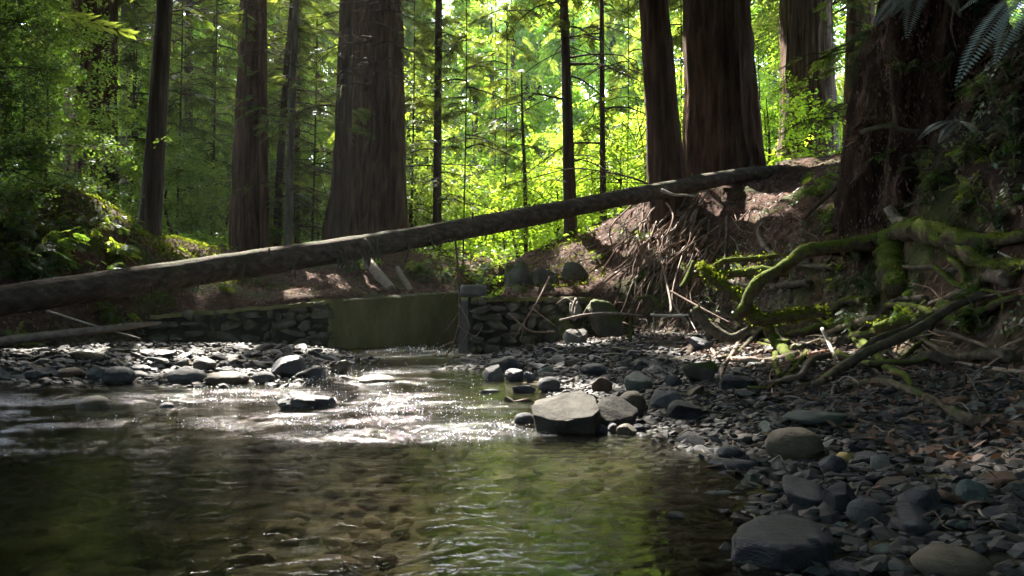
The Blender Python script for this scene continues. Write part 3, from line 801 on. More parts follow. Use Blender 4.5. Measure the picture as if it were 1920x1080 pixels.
def broad_crown(mb, center, radii, n, scale, seed, tint=.5, layers=None, hollow=.35):
    rg = np.random.default_rng(seed)
    d = nrm(rg.normal(size=(n, 3)))
    rr = (hollow + (1 - hollow) * rg.random(n) ** .6)[:, None]
    pos = d * rr
    if layers:
        pos[:, 2] = np.round(pos[:, 2] * layers) / layers + rg.normal(0, .05, n)
    pos = np.asarray(center) + pos * np.asarray(radii)
    # clumps: leave holes where a coarse noise is low
    keep = fbm(pos * (1.6 / max(radii)) * 2.2 + seed, 2, seed) > -.22
    keep &= ~blocks_light(pos, .2)
    pos = pos[keep]
    n = len(pos)
    for t in range(4):
        s = slice(t, None, 4)
        m = len(pos[s])
        if m:
            q = scatter(TB[t], pos[s], rg.uniform(0, 6.28, m), rg.normal(0, .4, m), rg.normal(0, .4, m), scale * rg.uniform(.7, 1.3, m))
            mb.quads(q, np.repeat(np.clip(tint + rg.normal(0, .25, m), 0, 1), len(TB[t])))

def broad_tree(x, y, H, rad, seed, label, mat, n=900, scale=.4, tint=.5, group=None, z0=.35, lean=0, name='broadleaf_tree', tr=.06):
    g = gz(x, y)
    root = empty(name, (x, y, g), label, 'tree', group)
    rg = np.random.default_rng(seed)
    mb = MB()
    top = np.array([x + lean, y, g + H * .85])
    base = np.array([x, y, g - .2])
    mid = (top + base) / 2 + np.array([rg.normal(0, .1 * rad), 0, 0])
    tube(mb, [base, mid, top], [tr, tr * .7, tr * .25], 8, .3, .06)
    for k in range(9):
        t = rg.uniform(.3, .9)
        c = base + (top - base) * t
        e = c + np.array([rg.normal(0, rad * .5), rg.normal(0, rad * .5), rg.uniform(.1, .9) * rad * .5])
        tube(mb, [c, (c + e) / 2 + [0, 0, .1], e], [tr * .4, tr * .28, .006], 5, .4, 0)
    mb.build('trunk', M['darkbark'], root)
    mc = MB()
    zc = g + H * (z0 + 1) / 2
    broad_crown(mc, (x + lean * .6, y, zc), (rad, rad, H * (1 - z0) / 2 * 1.08), n, scale, seed, tint, layers=3 if n < 1500 else 5)
    mc.build('crown', mat, root, smooth=False)
    return root

# sunlit maples of the glade
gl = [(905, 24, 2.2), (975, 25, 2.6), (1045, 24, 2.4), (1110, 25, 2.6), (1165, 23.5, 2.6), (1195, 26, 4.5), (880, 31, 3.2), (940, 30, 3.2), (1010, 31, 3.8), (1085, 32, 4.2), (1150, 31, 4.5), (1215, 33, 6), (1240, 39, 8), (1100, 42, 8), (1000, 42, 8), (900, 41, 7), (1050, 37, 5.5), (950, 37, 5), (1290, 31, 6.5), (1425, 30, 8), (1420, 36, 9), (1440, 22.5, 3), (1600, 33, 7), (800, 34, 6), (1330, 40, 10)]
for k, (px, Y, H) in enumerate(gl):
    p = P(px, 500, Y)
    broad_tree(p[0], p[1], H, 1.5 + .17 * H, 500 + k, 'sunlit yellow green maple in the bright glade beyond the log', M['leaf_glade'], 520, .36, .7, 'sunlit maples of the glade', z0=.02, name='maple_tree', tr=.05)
# darker broadleaf trees left
dl = [(20, 25, 9), (75, 24, 7), (250, 31, 9), (300, 33, 10), (375, 36, 8), (415, 31, 5), (330, 26, 3.2), (510, 34, 8), (575, 35, 9), (600, 31, 4.5), (770, 36, 9), (780, 30, 3.5), (850, 42, 10), (655, 40, 10), (470, 40, 10)]
for k, (px, Y, H) in enumerate(dl):
    p = P(px, 500, Y)
    broad_tree(p[0], p[1], H, 1.4 + .17 * H, 560 + k, 'green broadleaf tree filling the gaps between the left trunks', M['leaf_broad'], 1000, .4, .45, 'broadleaf trees between the left trunks', z0=.03)

# far forest: copies of a few tall trees
def far_tree(kindn, seed, H, rad, mat, n, scale, z0):
    rg = np.random.default_rng(seed)
    mb = MB()
    tube(mb, [np.array([0, 0, -.5]), np.array([.15, 0, H * .5]), np.array([0, .1, H])], [.38, .26, .04], 10, .8, .05)
    mt = mb.mesh('trunk', M['darkbark'])
    mc = MB()
    for j in range(9):
        zc = H * (z0 + (1 - z0) * (j + .5) / 9)
        rr = rad * (1.15 - .75 * j / 8) * rg.uniform(.8, 1.15)
        d = nrm(rg.normal(size=(n, 3))) * (rg.random(n) ** .5)[:, None] * np.array([rr, rr, H * (1 - z0) / 14])
        d[:, :2] += rg.normal(0, rr * .25, 2)
        pos = d + [0, 0, zc]
        pos[:, 2] -= .18 * np.linalg.norm(d[:, :2], axis=1)
        pos = pos[fbm(pos * .7 + seed, 2, seed) > -.2]
        m = len(pos)
        tp = TB if kindn == 'b' else TC
        yaw = np.arctan2(pos[:, 1], pos[:, 0]) + rg.normal(0, .5, m)
        t = tp[j % 4]
        mc.quads(scatter(t, pos, yaw, rg.uniform(0, .5, m), rg.normal(0, .4, m), scale * rg.uniform(.7, 1.3, m)), np.repeat(np.clip(.5 + rg.normal(0, .25, m), 0, 1), len(t)))
    return mt, mc.mesh('crown', mat, smooth=False)
FAR = [far_tree('c', 1, 27, 3.6, M['leaf_con'], 190, 1.1, .12), far_tree('c', 2, 23, 3.2, M['leaf_con'], 190, 1.0, .06), far_tree('b', 3, 17, 3.6, M['leaf_broad'], 230, .75, .03), far_tree('b', 4, 14, 3.8, M['leaf_glade'], 230, .7, .02)]
FL = ['tall dark conifer in the far forest behind the glade', 'mid green conifer of the far forest rows', 'green broadleaf tree deep in the far forest', 'bright yellow green tree deep in the far forest']
rgf = np.random.default_rng(77)
k = 0
for Yb in (44, 50, 57, 65, 75, 88):
    half = 760 / 1507
    nn = {44: 13, 50: 14, 57: 14, 65: 15, 75: 15, 88: 16}[Yb]
    for j in range(nn):
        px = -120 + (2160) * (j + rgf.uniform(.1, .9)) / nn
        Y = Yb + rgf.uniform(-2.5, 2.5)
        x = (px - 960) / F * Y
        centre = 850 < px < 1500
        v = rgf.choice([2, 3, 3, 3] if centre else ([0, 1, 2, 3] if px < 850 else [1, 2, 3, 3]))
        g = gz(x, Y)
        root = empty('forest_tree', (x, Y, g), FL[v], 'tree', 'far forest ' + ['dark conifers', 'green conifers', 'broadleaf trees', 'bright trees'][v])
        a = bpy.data.objects.new('trunk', FAR[v][0]); b = bpy.data.objects.new('crown', FAR[v][1])
        for o in (a, b):
            COL.objects.link(o); o.parent = root
        root.rotation_euler = (0, 0, rgf.uniform(0, 6.28))
        Hn = (27, 23, 17, 14)[v]
        Ht = {44: 9, 50: 14, 57: 21, 65: 27, 75: 30, 88: 32}[Yb] * rgf.uniform(.75, 1.1)
        if px < 760 and Yb < 60:
            Ht *= 1.45
        s = Ht / Hn
        root.scale = (max(s, .75), max(s, .75), s)
        k += 1

# --- trees added beside and behind the viewpoint to close off sky over the stream -------------------------------------------------
side = [(-11, 16, 26), (-13, 8, 24), (11, 20, 28), (10, 11, 26), (9.5, 2, 24), (-11, -3, 24), (6, -9, 26), (-4, -12, 26), (13, 30, 28), (-17, 26, 28), (2, -16, 24), (-16, -10, 26), (14, -8, 26)]
for k, (x, y, H) in enumerate(side):
    g = gz(x, y)
    root = empty('redwood_tree', (x, y, g), 'added tall redwood whose high boughs shade the stream', 'tree', 'added redwoods around the viewpoint')
    mb = MB()
    C, r = tube(mb, [np.array([x, y, g - .3]), np.array([x, y, g + 2]), np.array([x + .3, y, g + H * .5]), np.array([x, y, g + H])], [.75, .55, .4, .06], 30, .4, .05, ridge=.08, ridges=20)
    mb.build('trunk', M['redwood'], root)
    TALL.append((x, y, root, C, r, H))

for px, Y, Ht, v in [(790, 60, 23, 3), (850, 62, 22, 3), (905, 66, 25, 3), (960, 63, 23, 3), (1010, 67, 25, 3), (1065, 63, 22, 3), (1130, 66, 24, 3), (1190, 64, 23, 3), (560, 56, 24, 2), (1250, 58, 25, 3), (1450, 56, 24, 3), (420, 58, 24, 3), (250, 55, 22, 3), (330, 60, 25, 2)]:
    x = (px - 960) / F * Y
    root = empty('forest_tree', (x, Y, gz(x, Y)), FL[v], 'tree', 'far forest ' + ['dark conifers', 'green conifers', 'broadleaf trees', 'bright trees'][v])
    for nm, me in (('trunk', FAR[v][0]), ('crown', FAR[v][1])):
        o = bpy.data.objects.new(nm, me); COL.objects.link(o); o.parent = root
    root.rotation_euler = (0, 0, rgf.uniform(0, 6.28))
    root.scale = (1.15, 1.15, Ht / (27, 23, 17, 14)[v])

# the forest goes on at both sides and behind the viewpoint
for j in range(46):
    a = R(-128 + 256 * j / 45 + 180) 
    rr = 24 + 14 * (j % 3) + rgf.uniform(-3, 3)
    x, y = rr * math.sin(a), rr * math.cos(a)
    v = j % 3
    root = empty('forest_tree', (x, y, gz(x, y)), 'forest tree standing round the stream behind the viewpoint', 'tree', 'forest round the viewpoint')
    for nm, me in (('trunk', FAR[v][0]), ('crown', FAR[v][1])):
        o = bpy.data.objects.new(nm, me); COL.objects.link(o); o.parent = root
    root.rotation_euler = (0, 0, rgf.uniform(0, 6.28))
    root.scale = (1.3, 1.3, (20, 19, 18)[v] / (27, 23, 17)[v])

# high canopy: sprays shared out to the nearest tall trunk; gaps lie along the sun's way to the lit spots
NC = 24000
rgc = np.random.default_rng(5)
xg = rgc.uniform(-17, 19, NC); yg = rgc.uniform(-16, 44, NC)
prob = np.where(yg < 23, 1.0, np.interp(yg, [23, 29], [1.0, .15]))
prob = np.where((xg < -7) & (yg > 23), np.maximum(prob, .2), prob)
prob = np.where((xg > -2.5) & (xg < 13) & (yg > 18.8 + .25 * np.abs(xg - 3)), 0.02, prob)
zz = rgc.uniform(11.5, 25, NC)
pos = np.stack([xg, yg, np.full(NC, 1.0)], -1) + S * ((zz - 1.0) / S[2])[:, None]
ok = (rgc.random(NC) < prob) & (fbm(pos * .45, 2, 8) > -.75)
pos = pos[ok]
# unseen sprays added overhead and behind to shade against the open sky
nb_ = 6800
p2 = np.stack([rgc.uniform(-22, 22, nb_), rgc.uniform(-24, 18, nb_), rgc.uniform(8, 20, nb_)], -1)
p2 = p2[((p2[:, 2] - .7) > .46 * p2[:, 1] + .8)]
# unseen sprays added over the right bank to darken it
p4 = np.stack([rgc.uniform(3.2, 12, 3200), rgc.uniform(-6, 11, 3200), rgc.uniform(6.5, 11.5, 3200)], -1)
p4 = p4[(p4[:, 2] - .7) > .46 * p4[:, 1] + .8]
pos = np.concatenate([pos, p2, p4])
tallxy = np.array([(t[0], t[1]) for t in TALL if t[5] >= 20])
tall_i = [i for i, t in enumerate(TALL) if t[5] >= 20]
own = np.argmin(np.linalg.norm(pos[:, None, :2] - tallxy[None], axis=-1), axis=1)
for a, ti in enumerate(tall_i):
    pp = pos[own == a]
    x, y, root, C, r, H = TALL[ti]
    yaw = np.arctan2(pp[:, 1] - y, pp[:, 0] - x) + rgc.normal(0, .6, len(pp))
    scs = rgc.uniform(.9, 1.5, len(pp))
    kk = ~blocks_light(pp + np.stack([np.cos(yaw), np.sin(yaw), 0 * yaw - .2], -1) * scs[:, None] * .5, .5)
    pp, yaw, scs = pp[kk], yaw[kk], scs[kk]
    if len(pp) < 5:
        continue
    m = len(pp)
    mb, lb = MB(), MB()
    for t in range(4):
        s = slice(t, None, 4)
        if len(pp[s]):
            mb.quads(scatter(TC[t], pp[s], yaw[s], rgc.uniform(-.1, .5, len(pp[s])), rgc.normal(0, .35, len(pp[s])), scs[s]), np.repeat(np.clip(.45 + rgc.normal(0, .2, len(pp[s])), 0, 1), len(TC[t])))
    for p in pp[::9]:
        c = np.array([np.interp(min(p[2] + .4, C[-1, 2]), C[:, 2], C[:, i]) for i in range(3)])
        if blocks_light(c + (p - c) * np.linspace(.1, .9, 9)[:, None], .05).any():
            continue
        tube(lb, [c, (c + p) / 2 + [0, 0, .5], p], [.05, .03, .008], 5, 1.0, 0)
    mb.build('canopy', M['leaf_con'], root, smooth=False)
    if lb.n:
        lb.build('limbs', M['darkbark'], root)

# leafy oak on the left bank, near
def near_oak(x, y, boxes, seed, label):
    g = gz(x, y)
    root = empty('oak_tree', (x, y, g), label, 'tree')
    rg = np.random.default_rng(seed)
    mb, mc = MB(), MB()
    top = np.array([x - .3, y + .2, g + 6.5])
    tube(mb, [np.array([x, y, g - .2]), np.array([x + .2, y, g + 3]), top], [.14, .1, .05], 10, .3, .08)
    for (px, py, Y, sx, sy, n) in boxes:
        c = P(px, py, Y)
        a = np.array([x + .1, y, min(max(g + .5, c[2] - .6), g + 6)])
        tube(mb, [a, (a + c) / 2 + [0, 0, .25], c], [.035, .022, .008], 6, .25, .05)
        ex = sx / F * Y; ez = sy / F * Y
        ps = c + rg.normal(0, 1, (n, 3)) * np.array([ex, .7, ez]) * .6
        ps = ps[~blocks_light(ps, .1)]
        for t in range(4):
            s = slice(t, None, 4); m = len(ps[s])
            if m:
                mc.quads(scatter(TB[t], ps[s], rg.uniform(0, 6.28, m), rg.normal(0, .35, m), rg.normal(0, .35, m), rg.uniform(.13, .26, m)), np.repeat(np.clip(.45 + rg.normal(0, .25, m), 0, 1), len(TB[t])))
        for q in ps[::14]:
            tube(mb, [c, (c + q) / 2, q], [.008, .006, .002], 4, .3, 0)
    mb.build('trunk', M['darkbark'], root)
    mc.build('crown', M['leaf_near'], root, smooth=False)
near_oak(-10.2, 14.5, [(30, 40, 14, 90, 60, 260), (75, 130, 15, 60, 50, 200), (20, 200, 14, 80, 50, 230), (120, 270, 14, 110, 26, 240), (210, 275, 14.5, 60, 16, 90), (40, 290, 13.5, 80, 30, 180), (90, 350, 15, 80, 30, 150), (190, 350, 16, 50, 30, 90), (20, 380, 13, 60, 30, 120)], 900,
         'dark leafy oak leaning over the left bank with blue green sprays')

# low shrubs and hanging sprigs on the left bank
def shrub(px, py, n, size, seed, label, mat='leaf_near', spread=.35, name='shrub', group=None, base=None):
    b = hit(px, py) if base is None else np.asarray(base)
    root = empty(name, b, label, 'shrub', group)
    rg = np.random.default_rng(seed)
    mb, mc = MB(), MB()
    for k in range(n):
        a = rg.uniform(0, 6.28)
        e = b + np.array([math.cos(a) * spread * rg.uniform(.3, 1.2), -abs(math.sin(a)) * spread * .8, size * rg.uniform(.3, 1.0)])
        m = (b + e) / 2 + [0, 0, size * .2]
        tube(mb, [b - [0, 0, .05], m, e], [.008, .006, .002], 4, .1, 0)
        for f in np.linspace(.35, 1, 5):
            c = b + (e - b) * f + [0, 0, size * .15 * (1 - f)]
            mc.quads(scatter(TC[k % 4], [c], [rg.uniform(0, 6.28)], [rg.uniform(.1, .6)], [rg.normal(0, .4)], [size * rg.uniform(.35, .6)]), rg.random())
    mb.build('stems', M['wood'], root)
    mc.build('leaves', M[mat], root, smooth=False)
for k, (px, py, n, s, lab, mt) in enumerate([(70, 545, 9, .8, 'sunlit twiggy sprigs on the dark left bank above the log', 'leaf_near'), (120, 510, 7, .7, 'ferny sprigs hanging high on the dark left bank', 'leaf_near'), (205, 610, 7, .5, 'pale sprig under the log left of the stone wall', 'leaf_broad'),
      (30, 650, 6, .4, 'low green sprigs at the foot of the left bank', 'leaf_broad'), (425, 550, 6, .35, 'small sprig on the dirt slope above the stone wall', 'leaf_broad'), (500, 470, 8, 1.3, 'spindly pale sapling sprays before the furrowed redwood pair', 'leaf_broad'), (690, 500, 6, .5, 'yellow green sprig beside the sunlit broken log', 'leaf_glade'),
      (785, 510, 8, .5, 'dark mossy shrub on the slope right of the broken log', 'leaf_broad'), (1540, 370, 7, .5, 'bright sprig on the bank left of the rotten stump', 'leaf_broad'), (1560, 430, 8, .5, 'green sprig on the bank below the rotten stump', 'leaf_broad')]):
    shrub(px, py, n, s, 1000 + k, lab, mt)

random.seed(31)
for k in range(24):
    shrub(random.uniform(0, 255), random.uniform(420, 560), 6, random.uniform(.3, .6), 1100 + k, 'low dark leafy plant covering the face of the left bank mound', random.choice(['leaf_near', 'leaf_broad']), .4, group='low plants on the left mound')
for k in range(60):
    shrub(random.uniform(1560, 1910), random.uniform(160, 640), 6, random.uniform(.16, .36), 1150 + k, 'small dim leafy plant rooted in the steep dark right bank', random.choice(['leaf_near', 'leaf_broad', 'clover']), .18, group='small plants on the right bank')
for k in range(26):
    shrub(random.uniform(1590, 1910), random.uniform(60, 330), 6, random.uniform(.18, .4), 1260 + k, 'dim plant hanging on the earth around the rotten stump', random.choice(['leaf_near', 'fern', 'litter', 'litter']), .25, group='hanging plants round the rotten stump')
for k in range(16):
    shrub(random.uniform(1090, 1560), random.uniform(320, 520), 5, random.uniform(.15, .35), 1200 + k, 'small sprig growing on the brown right slope below the redwoods', random.choice(['leaf_near', 'leaf_broad']), .2, group='sprigs on the brown slope')
for k in range(10):
    shrub(random.uniform(640, 930), random.uniform(478, 540), 6, random.uniform(.3, .55), 1230 + k, 'dark leafy clump on the slope above the concrete wall', 'leaf_near', .35, group='leafy clumps above the concrete wall')

# ground cover of the glade and banks
rg = np.random.default_rng(42)
n = 5200
x = rg.uniform(-14, 14, n); y = rg.uniform(19, 42, n)
keep = (fbm(np.stack([x, y, 0 * x], -1) * .4, 2, 4) > -.15) & ~((x < -1.0) & (y < 25.5) & (x > -8)) & (chan_sd(x, y)[0] > .6)
x, y = x[keep], y[keep]; z = ground(x, y)
m = len(x)
pos = np.stack([x, y, z + .14], -1)
pos = pos[~blocks_light(pos, -.2)] if False else pos
mbu = MB()
for t in range(4):
    s = slice(t, None, 4); mm = len(pos[s])
    mbu.quads(scatter(TB[t], pos[s], rg.uniform(0, 6.28, mm), rg.normal(0, .3, mm), rg.normal(0, .3, mm), rg.uniform(.25, .6, mm)), np.repeat(rg.random(mm), len(TB[t])))
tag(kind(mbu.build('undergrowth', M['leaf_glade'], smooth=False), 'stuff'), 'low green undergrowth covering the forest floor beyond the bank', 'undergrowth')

def carpet(name, mat, label, cat, n, box, size, flat, cond, seed, lift=.012, tmpl=None):
    rg = np.random.default_rng(seed)
    x = rg.uniform(box[0], box[1], n); y = rg.uniform(box[2], box[3], n)
    k = cond(x, y)
    x, y = x[k], y[k]
    z = ground(x, y); m = len(x)
    e = .06
    nx_ = -(ground(x + e, y) - z) / e; ny_ = -(ground(x, y + e) - z) / e
    pitch = np.clip(np.arctan(-nx_), -1.2, 1.2) * 0
    pos = np.stack([x, y, z + lift], -1) + nrm(np.stack([nx_, ny_, np.ones(m)], -1)) * lift
    # leaf cards lie in the slope
    nrmv = nrm(np.stack([nx_, ny_, np.ones(m)], -1) + rg.normal(0, flat, (m, 3)))
    d = nrm(np.cross(nrmv, rg.normal(size=(m, 3)))); w = np.cross(nrmv, d)
    L_ = size * rg.uniform(.5, 1.4, m); W_ = L_ * rg.uniform(.25, .6, m)
    c = pos
    q = np.stack([c - d * L_[:, None] / 2, c + w * W_[:, None] / 2, c + d * L_[:, None] / 2, c - w * W_[:, None] / 2], 1)
    mb = MB().quads(q, rg.random(m))
    return tag(kind(mb.build(name, mat, smooth=False), 'stuff'), label, cat)
carpet('leaf_litter', M['litter'], 'reddish brown dead needles and leaves littering the banks', 'leaf litter', 42000, (-8.5, 7.5, 5, 24), .07, .35, lambda x, y: (chan_sd(x, y)[0] > .25), 61)
carpet('drift_litter', M['litter'], 'brown dead leaves caught between stones at the right bank foot', 'leaf litter', 9000, (.8, 4, 2.4, 15), .06, .4, lambda x, y: (chan_sd(x, y)[0] > -1.6) & (chan_sd(x, y)[0] < .4) & (np.random.default_rng(3).random(len(x)) < .5), 62, .03)
carpet('clover', M['clover'], 'small green clover leaves dotting the dark right bank', 'ground cover', 26000, (3.2, 7.5, 4, 15), .06, .45, lambda x, y: (chan_sd(x, y)[0] > .5) & (fbm(np.stack([x, y, 0 * x], -1) * 1.3, 2, 12) > .1), 63, .04)
carpet('bank_moss', M['mossfuzz'], 'yellow green moss growing over the left mound and wall tops', 'moss', 26000, (-9.5, 2, 12.5, 22), .07, .6, lambda x, y: (chan_sd(x, y)[0] > .2) & (fbm(np.stack([x, y, 0 * x], -1) * .5, 2, 14) > .05) & ~((x > -6.5) & (x < -1) & (y < 23.5)), 64, .03)

carpet('mound_moss', M['mossfuzz'], 'bright green moss capping the left bank mound beside the leaning tree', 'moss', 16000, (-10, -6.6, 13.2, 21), .08, .6, lambda x, y: (chan_sd(x, y)[0] > .9), 65, .035)

# ------------------------------------------------------------------ fallen log and other logs
def on_ground(a, b, Y, r):
    """a limb's axis point, pulled towards the viewer where the bank would swallow it"""
    p = P(a, b, Y)
    if 1000 < a < 1960 and 200 < b < 900:
        h = hit(a, b)
        if h[1] - 1.1 * r / F * h[1] < Y or p[2] < gz(p[0], p[1]) + .6 * r / F * Y:
            v = nrm(CAM - h)
            return h + v * (1.15 * r / F * h[1]) + np.array([0, 0, .8 * r / F * h[1]])
    return p

def limb_object(name, pix, mat, label, cat, group=None, seg=10, rough=.1, step=.06, fuzz=0, ridge=0, freq=7, seed=0, fuzz_len=.035, fuzz_mat='mossfuzz'):
    """pix: [(px, py, Y, radius px)]"""
    pts = [on_ground(a, b, Y, r) if name != 'mossy_tree' and name != 'old_trunk' else P(a, b, Y) for a, b, Y, r in pix]
    rad = [r / F * p[1] for (a, b, Y, r), p in zip(pix, pts)]
    o0 = pts[0]
    mb = MB()
    C, r = tube(mb, pts, rad, seg, step, rough, freq, ridge=ridge, seed=seed)
    if fuzz > 200:
        root = empty(name, o0, label, cat, group)
        mb.build('wood', mat, root)
        rg = np.random.default_rng(seed + 99)
        k = rg.integers(0, len(C), fuzz)
        dirs = nrm(rg.normal(size=(fuzz, 3)) + np.array([0, -.2, .55]))
        keep = noise3(C[k] * 4 + seed, 3) > -.25
        k, dirs = k[keep], dirs[keep]; m = len(k)
        c = C[k] + rg.normal(0, .02, (m, 3)) + dirs * (r[k] * .95)[:, None]
        dd = nrm(dirs + rg.normal(0, .6, (m, 3)) + [0, 0, -.3]); w = nrm(np.cross(dd, rg.normal(size=(m, 3))))
        L_ = fuzz_len * rg.uniform(.5, 1.4, m)[:, None]
        q = np.stack([c, c + dd * L_ * .5 + w * L_ * .22, c + dd * L_, c + dd * L_ * .5 - w * L_ * .22], 1)
        MB().quads(q, rg.random(m)).build('moss_clumps', M[fuzz_mat], root, smooth=False)
        return root, C, r
    o = mb.build(name, mat, origin=o0)
    tag(o, label, cat, group)
    return o, C, r

LOGP = [(-420, 625, 8.6, 30), (-150, 588, 9.0, 29), (0, 564, 9.3, 28), (250, 527, 10.2, 26.5), (500, 491, 11.3, 24), (700, 459, 12.4, 21.5), (900, 424, 13.6, 19), (1100, 384, 15, 16.5), (1240, 357, 16.1, 15), (1340, 337, 17.0, 14), (1420, 324, 17.8, 12), (1490, 322, 18.4, 9)]
pts = [P(a, b, Y) for a, b, Y, r in LOGP]; rad = [r / F * Y for a, b, Y, r in LOGP]
log = empty('fallen_log', pts[2], 'long fallen tree trunk lying across the stream from bank to bank', 'log')
mb = MB()
C, r = tube(mb, pts, rad, 40, .06, .055, 2.5, ridge=.06, ridges=24, seed=21)
lo_ = mb.build('trunk', M['logbark'], log)
rg = np.random.default_rng(31)
for k in range(26):                       # broken branch stubs
    mb = MB()
    i = rg.integers(8, len(C) - 8)
    a = rg.uniform(0, 6.28)
    d = nrm(np.array([rg.normal(0, .3), math.cos(a), math.sin(a)]))
    tube(mb, [C[i], C[i] + d * (r[i] + .05 + .42 * rg.random() ** 4)], [.022, .012], 6, .05, .1)
    mb.build('branch_stub', M['logbark'], log)
for px in (640, 648, 655, 682, 690, 698, 706, 715, 760, 800, 380, 300, 460, 545, 925):     # strips of dry bark and lichen hanging on the log
    i = int(np.argmin(np.abs(C[:, 0] / C[:, 1] * F + 960 - px)))
    for k in range(7 if px in (640, 648, 682, 690, 698) else 2):
        mb = MB()
        a = C[i] + np.array([rg.normal(0, .06), -r[i] * .98, rg.uniform(-.12, .1)])
        e = a + np.array([rg.normal(0.02, .07), -.05, -rg.uniform(.12, .38)])
        tube(mb, [a, (a + e) / 2 + [.02, -.02, 0], e], [.018, .016, .004], 5, .06, .25)
        mb.build('bark_strip', M['drymoss'], log)

# dead branch hanging from the log down to the water, in front of the gap in the dam
def branchy(name, main, subs, mat, label, cat='branch', rseg=6):
    pts = [P(a, b, Y) for a, b, Y, r in main]; rad = [r / F * Y for a, b, Y, r in main]
    root = empty(name, pts[0], label, cat)
    mb = MB(); tube(mb, pts, rad, rseg, .08, .12); mb.build('stem', mat, root)
    mb = MB()
    for s in subs:
        tube(mb, [P(a, b, Y) for a, b, Y, r in s], [r / F * Y for a, b, Y, r in s], 5, .06, .12)
    mb.build('twigs', mat, root)
    return root
branchy('dead_branch', [(852, 432, 13.2, 2.0), (858, 500, 13.2, 2), (862, 590, 13.1, 2), (852, 640, 12.9, 2), (836, 668, 12.8, 1.6)],
        [[(860, 570, 13.1, 1.5), (880, 610, 13, 1), (868, 640, 12.9, .8)], [(858, 610, 13, 1.4), (890, 630, 13.1, 1), (905, 612, 13, .8)], [(852, 640, 12.9, 1.4), (820, 655, 12.8, 1.2), (812, 668, 12.7, .9)], [(850, 645, 12.9, 1.3), (853, 672, 12.8, 1)],
         [(838, 660, 12.8, 1.2), (842, 676, 12.8, .9)], [(855, 520, 13.2, 1.2), (830, 560, 13.1, .9)], [(857, 480, 13.2, 1.2), (890, 520, 13.2, .8), (900, 570, 13.2, .6)], [(862, 585, 13.1, 1.2), (835, 620, 13, .9)]],
        M['redwoodstick'], 'bare dead branch hanging from the log into the gap of the dam')
branchy('dead_branch', [(1030, 520, 15.8, 2), (1010, 560, 15, 1.8), (985, 600, 14.4, 1.6), (960, 640, 13.9, 1)], [[(1000, 580, 14.6, 1.2), (1040, 610, 14.3, .8)], [(985, 600, 14.4, 1.2), (975, 640, 14, .8)]], M['redwoodstick'], 'thin brown branch trailing down the right stone wall')

# leaning dead branches near the glade
branchy('dead_branch', [(1260, 365, 17, 2.2), (1190, 335, 17.5, 2), (1120, 320, 18, 1.6), (1060, 318, 18.5, 1.2), (960, 345, 19, .8)], [[(1120, 320, 18, 1.2), (1060, 350, 18, .8)], [(1060, 318, 18.5, 1), (1000, 310, 18.5, .6)]], M['darkbark'], 'bare arching branch before the bright glade left of the leaning redwood')

limb_object('fallen_pole', [(-60, 648, 8.6, 9), (60, 633, 9, 8.5), (200, 617, 9.6, 7), (262, 609, 9.9, 5.5), (302, 605, 10.1, 2.5)], M['wood'], 'slim bare pole lying on the left bank beneath the log', 'log', seg=12, rough=.08, seed=3)
limb_object('dead_stick', [(88, 583, 10.2, 1.8), (160, 605, 10.1, 1.8), (232, 626, 10, 1.5), (262, 634, 10, 1)], M['bleached'], 'thin pale stick crossing behind the slim bare pole', 'stick', seg=6)
limb_object('broken_log', [(688, 488, 21.2, 9), (705, 510, 20.6, 9), (735, 543, 19.8, 8.5)], M['wood'], 'short sunlit broken log on the dirt slope below the fallen trunk', 'log', seg=16, rough=.12, ridge=.08, seed=8, step=.05)
limb_object('broken_log', [(745, 503, 21.0, 5), (756, 522, 20.5, 5.5), (772, 547, 19.9, 5)], M['wood'], 'thin limb standing in for a sunlit streak of soil right of the broken log', 'log', seg=10, rough=.15, seed=18)  # made-up limb in place of a sunlit patch of soil
limb_object('fallen_pole', [(850, 372, 34, 2.4), (1000, 342, 34, 2.6), (1120, 312, 34, 2.6), (1235, 285, 34, 2.6)], M['bleached'], 'pale sunlit pole lying across the glade, upper of two', 'log', seg=6, rough=.03)
limb_object('fallen_pole', [(900, 366, 33.5, 1.8), (1060, 330, 33.5, 2), (1225, 296, 33.5, 1.8)], M['bleached'], 'thinner pale pole just below its twin in the glade', 'log', seg=6, rough=.03)
limb_object('dead_branch', [(1240, 356, 15.7, 3.2), (1263, 365, 15.6, 2.8), (1285, 366, 15.6, 2.2), (1306, 368, 15.6, 1.2)], M['bleached'], 'pale broken branch stub lying on the log upper end', 'branch', seg=7)

